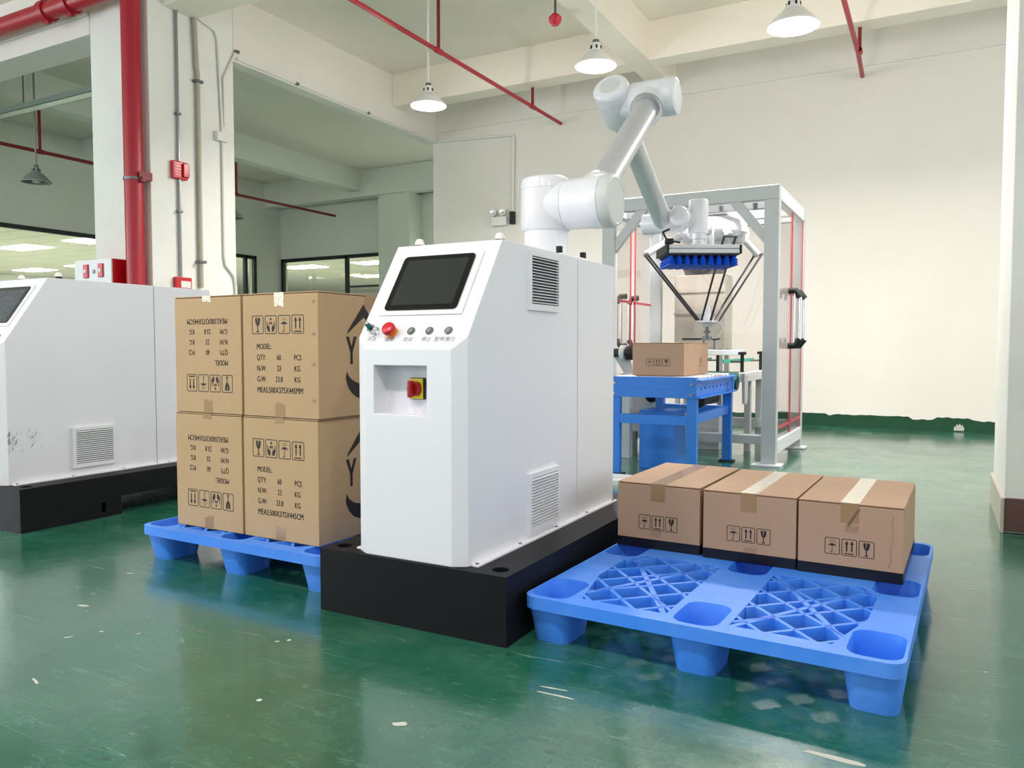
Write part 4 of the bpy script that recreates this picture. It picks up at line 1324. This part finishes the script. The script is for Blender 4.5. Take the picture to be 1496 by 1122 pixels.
# vacuum gripper held by the arm
gc = V((-1.208, DY + 0.06, 1.43)); TH = R(30)
grip = thing('vacuum_gripper', 'aluminium vacuum gripper with rows of blue suction cups on the robot wrist', 'gripper', gc)
G = Matrix.Translation(gc) @ Matrix.Rotation(TH, 4, 'Z')
GL, GW = 0.195, 0.14
b = nb(); box(b, (-0.075, -0.075, -0.006), (0.075, 0.075, 0.003), 0.002, 1, G); obj('top_plate', b, 'alu', grip)
b = nb(); box(b, (-GL, -GW, -0.028), (GL, GW, -0.0065), 0.003, 1, G); box(b, (-GL, -GW, -0.054), (GL, GW, -0.0295), 0.003, 1, G); obj('rail_body', b, 'alu', grip)
for s in (-1, 1):
    b = nb(); box(b, (s * GL, -GW, -0.056), (s * (GL + 0.014), GW, -0.005), 0.003, 1, G); obj('end_cap', b, 'rubber', grip)
b = nb(); box(b, (-GL + 0.004, -GW + 0.004, -0.064), (GL - 0.004, GW - 0.004, -0.054), mx=G); obj('cup_plate', b, 'rubber', grip)
b = nb(); lathe(b, [(0, 0), (0.008, 0), (0.010, -0.004), (0.011, -0.016), (0.019, -0.022), (0.013, -0.029), (0.020, -0.036), (0.0135, -0.043), (0.021, -0.052), (0.018, -0.054), (0, -0.045)], (0, 0, 0), (0, 0, 1), 14)
cup_me = mesh_of('suction_cup', b, 'bluesuction', 50)
for i in range(9):
    for j in range(6):
        o = bpy.data.objects.new('suction_cup', cup_me)
        COL.objects.link(o)
        o.parent = grip
        o.matrix_local = Matrix.Rotation(TH, 4, 'Z') @ Matrix.Translation((-0.176 + 0.044 * i, -0.11 + 0.044 * j, -0.064))
b = nb(); box(b, (-GL - 0.012, -GW + 0.02, 0.0), (-GL + 0.03, -GW + 0.07, 0.03), 0.004, 1, G); obj('valve_block', b, 'rubber', grip)
for s in (0.05, 0.09):
    b = nb(); cyl(b, G @ V((s, 0.06, -0.006)), G @ V((s, 0.06, 0.07)), 0.018, n=18, bev=0.003); obj('vacuum_port', b, 'white', grip)

# ------------------------------------------------------------------ guarded cell with a delta robot
cell = thing('machine_guard_frame', 'white-grey tube frame cell with clear panels around the delta robot', 'machine frame', (-1.68, 6.4, 0))
FL, FR_, FY0, FY1, FZ = -2.345, -1.003, 5.79, 7.02, 2.01
for x0, x1 in ((FL, FL + 0.105), (FR_ - 0.105, FR_)):
    for y0, y1 in ((FY0, FY0 + 0.07), (FY1 - 0.07, FY1)):
        b = nb(); box(b, (x0, y0, 0.018), (x1, y1, FZ - 0.10), 0.004, 1); lg = obj('post', b, 'cell', cell)
        b = nb(); box(b, (x0 - 0.06, y0 - 0.04, 0.0), (x1 + 0.04, y1 + 0.03, 0.018), 0.003, 1); obj('foot_plate', b, 'white', lg)
for y0, y1 in ((FY0, FY0 + 0.07), (FY1 - 0.07, FY1)):
    b = nb(); box(b, (FL, y0, FZ - 0.10), (FR_, y1, FZ), 0.004, 1); obj('top_rail', b, 'cell', cell)
for x0, x1 in ((FL, FL + 0.07), (FR_ - 0.07, FR_)):
    b = nb(); box(b, (x0, FY0 + 0.07, FZ - 0.10), (x1, FY1 - 0.07, FZ), 0.004, 1); obj('top_rail', b, 'white', cell)  # white holds the stronger light falling on the side rails
    b = nb(); box(b, (x0, FY0 + 0.07, 0.085), (x1, FY1 - 0.07, 0.185), 0.004, 1); obj('bottom_rail', b, 'white', cell)
b = nb(); box(b, (FL + 0.1, FY1 - 0.06, 0.16), (FR_ - 0.1, FY1, 0.24), 0.004, 1); obj('bottom_rail', b, 'cell', cell)
b = nb(); box(b, (FL + 0.1, 6.25, 0.10), (FR_ - 0.1, 6.33, 0.17), 0.004, 1); obj('bottom_rail', b, 'cell', cell)
for yy in (6.15, 6.62):
    b = nb(); box(b, (FL + 0.07, yy, FZ - 0.10), (FR_ - 0.07, yy + 0.07, FZ - 0.03), 0.003, 1); obj('roof_bar', b, 'cell', cell)
b = nb(); prism(b, [(-1.36, 1.91), (-1.27, 1.91), (-1.108, 1.70), (-1.108, 1.60)], 0.05, plane_mx((0, FY0 + 0.06, 0), (1, 0, 0), (0, 0, 1))); obj('corner_brace', b, 'cell', cell)
b = nb(); prism(b, [(-1.98, 1.91), (-2.07, 1.91), (-2.24, 1.70), (-2.24, 1.60)][::-1], 0.05, plane_mx((0, FY0 + 0.06, 0), (1, 0, 0), (0, 0, 1))); obj('corner_brace', b, 'cell', cell)
for x in (-1.20, -1.45, -1.75):
    b = nb(); cyl(b, (x, FY0 + 0.15, 1.915), (x, FY0 + 0.15, 1.87), 0.018, n=12); obj('clamp_stud', b, 'steel', cell)


def guard_door(x, sx, y0, y1, hy):
    d = nb(); box(d, (x - 0.003, y0, 0.195), (x + 0.003, y1, 1.90)); dr = obj('clear_door', d, 'acrylic', cell, 'clear acrylic door with red edge strips')
    for yy in (y0, y1 - 0.012):
        b = nb(); box(b, (x - 0.005, yy, 0.195), (x + 0.005, yy + 0.012, 1.90)); obj('edge_strip', b, 'clearred', dr)
    for zz in ((1.235, 0.30) if sx < 0 else (0.26,)):
        b = nb(); box(b, (x - 0.004, y0, zz), (x + 0.004, y1, zz + 0.02)); obj('cross_strip', b, 'clearred', dr)
    z0, z1, o_ = 0.87, 1.29, 0.085 * sx
    pts = [(x, hy, z1), (x + o_ * 0.6, hy, z1), (x + o_, hy, z1 - 0.05)]
    b = nb(); tube(b, pts, 0.024, 12); obj('handle_end', b, 'rubber', dr)
    b = nb(); tube(b, [(p_[0], p_[1], z0 + z1 - p_[2]) for p_ in pts], 0.024, 12); obj('handle_end', b, 'rubber', dr)
    b = nb(); cyl(b, (x + o_, hy, z0 + 0.05), (x + o_, hy, z1 - 0.05), 0.013, n=14); obj('handle_bar', b, 'chrome', dr)
    b = nb(); cyl(b, (x + o_ * 0.55, hy, z0 + 0.02), (x + o_ * 0.55, hy, z1 - 0.02), 0.010, n=14); obj('handle_bar', b, 'chrome', dr)


guard_door(FR_ - 0.01, 1, FY0 + 0.075, 6.40, 6.30)
guard_door(FR_ - 0.01, 1, 6.42, FY1 - 0.075, 6.52)
guard_door(FL + 0.01, -1, FY0 + 0.075, 6.43, 6.32)
guard_door(FL + 0.01, -1, 6.53, FY1 - 0.01, 6.62)
b = nb(); box(b, (FL + 0.105, FY1 - 0.04, 0.25), (FR_ - 0.105, FY1 - 0.034, FZ - 0.10)); obj('back_panel', b, 'acrylic', cell)

# delta robot
dc = V((-1.60, 6.37, 1.72))
dl = thing('delta_robot', 'white delta picking robot with thin dark arms inside the guarded cell', 'robot', (dc.x, dc.y, 1.06))
b = nb(); lathe(b, [(0, 0.17), (0.19, 0.17), (0.235, 0.15), (0.25, 0.10), (0.25, 0.05), (0.21, 0.02), (0.15, 0.0), (0, 0.0)], dc, (0, 0, 1), 36); obj('body', b, 'arm', dl)
b = nb(); box(b, (dc.x - 0.12, dc.y - 0.12, 1.88), (dc.x + 0.12, dc.y + 0.12, 1.915), 0.004, 1); obj('mount_plate', b, 'steel', dl)
b = nb(); cyl(b, dc + V((0, 0, -0.06)), dc + V((0, 0, 0.01)), 0.11, 0.14, 28); obj('centre_cone', b, 'white', dl)
elbows = ((V((-2.085, 6.09, 1.605)), V((-1.70, 6.25, 1.075))), (V((-1.40, 6.02, 1.70)), V((-1.622, 6.20, 1.072))), (V((-1.33, 6.72, 1.625)), V((-1.585, 6.36, 1.068))))
for e, q in elbows:
    d = V((e.x - dc.x, e.y - dc.y, 0)).normalized(); sd = V((-d.y, d.x, 0))
    m0 = dc + d * 0.20 + V((0, 0, 0.06))
    b = nb(); cyl(b, m0 - sd * 0.09, m0 + sd * 0.13, 0.085, n=26, bev=0.02); obj('motor_cover', b, 'arm', dl)
    b = nb(); tube(b, [m0, m0 + (e - m0) * 0.5 + V((0, 0, 0.02)), e], 0.028, 12); obj('upper_link', b, 'arm', dl)
    b = nb(); cyl(b, e - sd * 0.055, e + sd * 0.055, 0.012, n=10); obj('elbow_pin', b, 'steel', dl)
    for s in (-1, 1):
        b = nb(); tube(b, [e + sd * 0.045 * s, q + sd * 0.036 * s], 0.0085, 8); obj('rod', b, 'darkmetal', dl)
pc = V((-1.634, 6.28, 1.062))
b = nb(); lathe(b, [(0, 0.012), (0.06, 0.012), (0.085, 0.006), (0.085, -0.006), (0.04, -0.014), (0.03, -0.04), (0, -0.04)], pc, (0, 0, 1), 20); obj('platform', b, 'alu', dl)
b = nb(); lathe(b, [(0, 0.13), (0.022, 0.13), (0.034, 0.012), (0, 0.012)], pc, (0, 0, 1), 18); obj('platform_cone', b, 'arm', dl)
b = nb(); lathe(b, [(0.014, -0.04), (0.014, -0.07), (0.03, -0.075), (0.03, -0.085), (0.014, -0.09), (0.014, -0.115), (0.042, -0.12), (0.045, -0.145), (0, -0.145)], pc, (0, 0, 1), 18); obj('suction_tool', b, 'steel', dl)
b = nb(); tube(b, [pc + V((0.02, 0, -0.03)), pc + V((0.11, 0.0, 0.0)), pc + V((0.13, 0, -0.06)), pc + V((0.08, 0, -0.13)), pc + V((0.03, 0, -0.13))], 0.004, 6); obj('air_hose', b, 'pvc', dl)

# stainless hopper behind the delta robot
t = thing('stainless_hopper', 'tall stainless steel hopper cabinet behind the delta robot', 'cabinet', (-1.85, 7.3, 0))
b = nb(); box(b, (-2.16, 7.13, 0.84), (-1.70, 7.45, 1.52), 0.004, 1); obj('body', b, 'stainless', t)
b = nb(); box(b, (-2.165, 7.118, 1.16), (-1.70, 7.128, 1.18)); box(b, (-2.165, 7.118, 1.36), (-1.70, 7.128, 1.40)); obj('seam_band', b, 'stainless', t)
b = nb(); cyl(b, (-1.93, 7.3, 1.52), (-1.93, 7.3, 1.60), 0.17, 0.20, 24); obj('hatch', b, 'steel', t)
for x in (-2.13, -1.74):
    for y in (7.16, 7.42):
        b = nb(); box(b, (x - 0.02, y - 0.02, 0), (x + 0.02, y + 0.02, 0.84)); obj('leg', b, 'cell', t)

# green belt conveyor inside the cell
t = thing('belt_conveyor', 'green belt conveyor with white aluminium rails inside the cell', 'conveyor', (-1.62, 6.8, 0))
b = nb(); box(b, (-1.88, 6.09, 0.62), (-1.345, 7.08, 0.635)); obj('belt_bed', b, 'greenbelt', t)
b = nb(); box(b, (-1.85, 6.10, 0.565), (-1.40, 6.30, 0.60)); obj('under_tray', b, 'steel', t)
for k in range(6):
    b = nb(); box(b, (-1.87, 6.13 + k * 0.155, 0.635), (-1.35, 6.265 + k * 0.155, 0.643)); obj('belt_slat', b, 'greenbelt', t)
for x0, x1 in ((-1.345, -1.30), (-1.925, -1.88)):
    b = nb(); box(b, (x0, 6.12, 0.59), (x1, 7.08, 0.662), 0.004, 1); rl = obj('side_rail', b, 'white', t)
    b = nb(); box(b, (x0 - 0.002, 6.12, 0.62), (x1 + 0.002, 7.08, 0.626)); obj('rail_groove', b, 'armcap', rl)
b = nb(); lathe(b, [(0, 0), (0.055, 0), (0.055, 0.53), (0, 0.53)], (-1.88, 6.12, 0.585), (1, 0, 0), 20); obj('end_roller', b, 'greenbelt', t)
b = nb()
prism(b, [(6.03, 0.66), (6.16, 0.64), (6.16, 0.47), (6.12, 0.42), (6.05, 0.43)], 0.02, plane_mx((-1.30, 0, 0), (0, 1, 0), (0, 0, 1))); obj('end_guard', b, 'greysheet', t)
for x in (-1.43, -1.80):
    b = nb(); box(b, (x - 0.006, 5.98, 0.735), (x + 0.006, 7.08, 0.765)); gd = obj('guide_strip', b, 'tealguide', t)
    for y in (6.22, 6.95):
        b = nb(); cyl(b, (x + 0.09, y, 0.64), (x + 0.09, y, 0.80), 0.014, n=12); lathe(b, [(0, 0.0), (0.032, 0.0), (0.032, 0.02), (0, 0.024)], (x + 0.09, y, 0.80), (0, 0, 1), 16); obj('clamp_post', b, 'rubber', t)
        b = nb(); cyl(b, (x, y, 0.745), (x + 0.09, y, 0.745), 0.008, n=8); obj('clamp_rod', b, 'steel', t)
for x in (-1.36, -1.86):
    for y in (6.55, 7.0):
        b = nb(); box(b, (x - 0.025, y - 0.025, 0.0), (x + 0.025, y + 0.025, 0.60), 0.003, 1); obj('leg', b, 'cell', t)
t = thing('sensor_rail', 'white aluminium cross rail over the green belt', 'rail', (-1.7, 6.62, 0.8))
b = nb(); box(b, (-2.3, 6.60, 0.792), (-1.41, 6.64, 0.836), 0.003, 1); obj('profile', b, 'white', t)
for x in (-2.28, -1.97):
    b = nb(); box(b, (x - 0.015, 6.605, 0.0), (x + 0.015, 6.635, 0.792)); obj('upright', b, 'white', t)
b = nb(); box(b, (-1.93, 6.595, 0.92), (-1.62, 6.645, 0.935)); obj('sensor_bar', b, 'rubber', t)
b = nb(); cyl(b, (-1.75, 6.62, 0.80), (-1.75, 6.62, 0.92), 0.008, n=8); cyl(b, (-1.66, 6.62, 0.80), (-1.66, 6.62, 0.92), 0.008, n=8); obj('bar_post', b, 'steel', t)

# ------------------------------------------------------------------ blue gravity conveyor carrying the carton
CXL, CXR, CY0, CY1, CZT = -1.93, -1.345, 4.93, 5.98, 0.664
cv = thing('roller_conveyor', 'blue steel conveyor table in front of the cell carrying one carton', 'conveyor', (-1.68, 5.45, 0))
b = nb()
prism(b, [(0.0, 0.529), (0.006, 0.529), (0.006, 0.652), (0.045, 0.652), (0.045, 0.664), (0.0, 0.664)], CXR - CXL, plane_mx((CXL, CY0, 0), (0, 1, 0), (0, 0, 1))); obj('front_channel', b, 'bluec', cv)
b = nb(); box(b, (CXL, CY0 - 0.006, 0.529), (CXR, CY0, 0.588), 0.002, 1); obj('front_step', b, 'bluec', cv)
b = nb(); box(b, (CXL, CY1 - 0.03, 0.54), (CXR, CY1, 0.655), 0.002, 1); obj('rear_channel', b, 'bluec', cv)
for x, sx in ((CXR, 1), (CXL, -1)):
    b = nb()
    hs = [rrect(CY0 + 0.13 + k * 0.105, 0.588, 0.017, 0.009, 0.008, 2) for k in range(8)]
    mxp = plane_mx((x - (0.012 if sx > 0 else 0.0), 0, 0), (0, 1, 0), (0, 0, 1))
    slab(b, [(CY0 + 0.006, 0.535), (CY1 - 0.03, 0.535), (CY1 - 0.03, 0.645), (CY0 + 0.006, 0.645)], hs, 0.0, 0.006, mxp)
    box(b, (x - 0.012 * (1 if sx > 0 else 0), CY0 + 0.006, 0.64), (x + 0.03 * sx, CY1 - 0.03, 0.648)); box(b, (x - 0.012 * (1 if sx > 0 else 0), CY0 + 0.006, 0.53), (x + 0.03 * sx, CY1 - 0.03, 0.538))
    obj('side_rail', b, 'bluec', cv)
for k in range(9):
    y = CY0 + 0.11 + k * 0.103
    b = nb(); cyl(b, (CXL + 0.01, y, 0.642), (CXR - 0.014, y, 0.642), 0.0245, n=14); obj('roller', b, 'alu', cv)
for x0, x1 in ((CXL, CXL + 0.065), (CXR - 0.065, CXR)):
    for y0, y1 in ((CY0 + 0.004, CY0 + 0.05), (CY1 - 0.09, CY1 - 0.04)):
        b = nb(); box(b, (x0, y0, 0.012), (x1, y1, 0.529), 0.002, 1); lg = obj('leg', b, 'bluec', cv)
        b = nb(); box(b, (x0 - 0.02, y0 - 0.02, 0), (x1 + 0.02, y1 + 0.02, 0.012)); obj('foot_plate', b, 'rubber', lg)
b = nb(); box(b, (CXL + 0.065, CY0 + 0.004, 0.352), (CXR - 0.065, CY0 + 0.045, 0.414), 0.002, 1); obj('stretcher', b, 'bluec', cv)
b = nb(); box(b, (CXL + 0.065, CY1 - 0.08, 0.36), (CXR - 0.065, CY1 - 0.045, 0.42), 0.002, 1); obj('stretcher', b, 'bluec', cv)
b = nb(); box(b, (CXR - 0.06, CY0 + 0.05, 0.36), (CXR - 0.02, CY1 - 0.09, 0.42), 0.002, 1); obj('stretcher', b, 'bluec', cv)
for x in (CXR - 0.03, CXL + 0.03):
    for z in (0.62, 0.553):
        b = nb(); cyl(b, (x, CY0 - 0.006 if z < 0.59 else CY0, z), (x, CY0 - 0.014 if z < 0.59 else CY0 - 0.007, z), 0.009, n=6); obj('bolt', b, 'chrome', cv)
b = nb(); tube(b, [(-1.42, 5.25, 0.49), (-1.43, 5.45, 0.50), (-1.44, 5.75, 0.49)], 0.045, 12); obj('drive_motor', b, 'rubber', cv)

t = thing('electrical_box', 'blue steel cabinet standing under the conveyor table', 'cabinet', (-1.67, 5.4, 0))
b = nb(); box(b, (-1.855, 5.30, 0.0), (-1.60, 5.58, 0.408), 0.003, 1); obj('body', b, 'bluec', t)
b = nb(); box(b, (-1.856, 5.302, 0.404), (-1.60, 5.58, 0.412), 0.002, 1); obj('lid', b, 'bluec', t)
t = thing('sheet_metal_machine', 'pale grey sheet metal machine base behind the blue cabinet', 'machine', (-2.25, 6.1, 0))
b = nb(); box(b, (-2.22, 6.0, 0.18), (-1.94, 6.08, 0.56), 0.004, 1); obj('panel', b, 'greysheet', t)
for z in (0.27, 0.33):
    b = nb(); box(b, (-2.22, 5.996, z), (-1.94, 6.0, z + 0.003)); obj('panel_seam', b, 'steel', t)
b = nb(); cyl(b, (-2.0, 5.99, 0.47), (-2.0, 6.0, 0.47), 0.05, n=20); obj('port', b, 'hole', t)
b = nb(); box(b, (-2.22, 6.02, 0.0), (-2.14, 6.08, 0.18)); box(b, (-2.02, 6.02, 0.0), (-1.94, 6.08, 0.18)); obj('leg', b, 'steel', t)
b = nb(); tube(b, [(-2.16, 5.998, 0.30), (-2.12, 5.99, 0.31), (-2.05, 5.99, 0.345)], 0.008, 8); lathe(b, [(0, -0.014), (0.014, 0), (0, 0.014)], (-2.16, 5.985, 0.298), (1, 0, 0), 10); obj('crank_lever', b, 'rubber', t)
t = thing('white_drawer_unit', 'white ribbed crate on the floor behind the conveyor legs', 'crate', (-1.7, 6.6, 0))
b = nb(); box(b, (-1.80, 6.50, 0.0), (-1.58, 6.80, 0.30), 0.006, 2); obj('body', b, 'white', t)
for z in (0.06, 0.12, 0.18, 0.24):
    b = nb(); box(b, (-1.80, 6.494, z), (-1.58, 6.50, z + 0.012)); obj('rib', b, 'white', t)

# infeed roller unit left of the carton
t = thing('infeed_roller', 'dark infeed roller with grey ring left of the carton on the conveyor', 'roller', (-2.2, 5.75, 0))
b = nb(); cyl(b, (-2.6, 5.72, 0.815), (-2.06, 5.72, 0.815), 0.034, n=20); obj('shaft', b, 'darkmetal', t)
b = nb(); cyl(b, (-2.155, 5.72, 0.815), (-2.115, 5.72, 0.815), 0.06, n=24, bev=0.006); obj('ring', b, 'armcap', t)
b = nb(); cyl(b, (-2.105, 5.72, 0.815), (-2.05, 5.72, 0.815), 0.055, n=24, bev=0.006); obj('wheel', b, 'rubber', t)
b = nb(); prism(b, [(-2.22, 0.78), (-2.10, 0.78), (-2.06, 0.66), (-2.14, 0.66)], 0.03, plane_mx((0, 5.78, 0), (1, 0, 0), (0, 0, 1))); obj('bracket', b, 'greysheet', t)
b = nb(); box(b, (-2.14, 5.70, 0.0), (-2.07, 5.76, 0.66), 0.003, 1); obj('stand', b, 'cell', t)
t = thing('floor_tray', 'white low tray on the floor behind the foreground cabinet', 'tray', (-1.9, 4.6, 0))
b = nb(); slab(b, [(-2.05, 4.55), (-1.72, 4.55), (-1.72, 4.80), (-2.05, 4.80)], [[(-2.04, 4.56), (-1.73, 4.56), (-1.73, 4.79), (-2.04, 4.79)]], 0.004, 0.03); box(b, (-2.05, 4.55, 0), (-1.72, 4.80, 0.004)); obj('tray_shell', b, 'white', t)
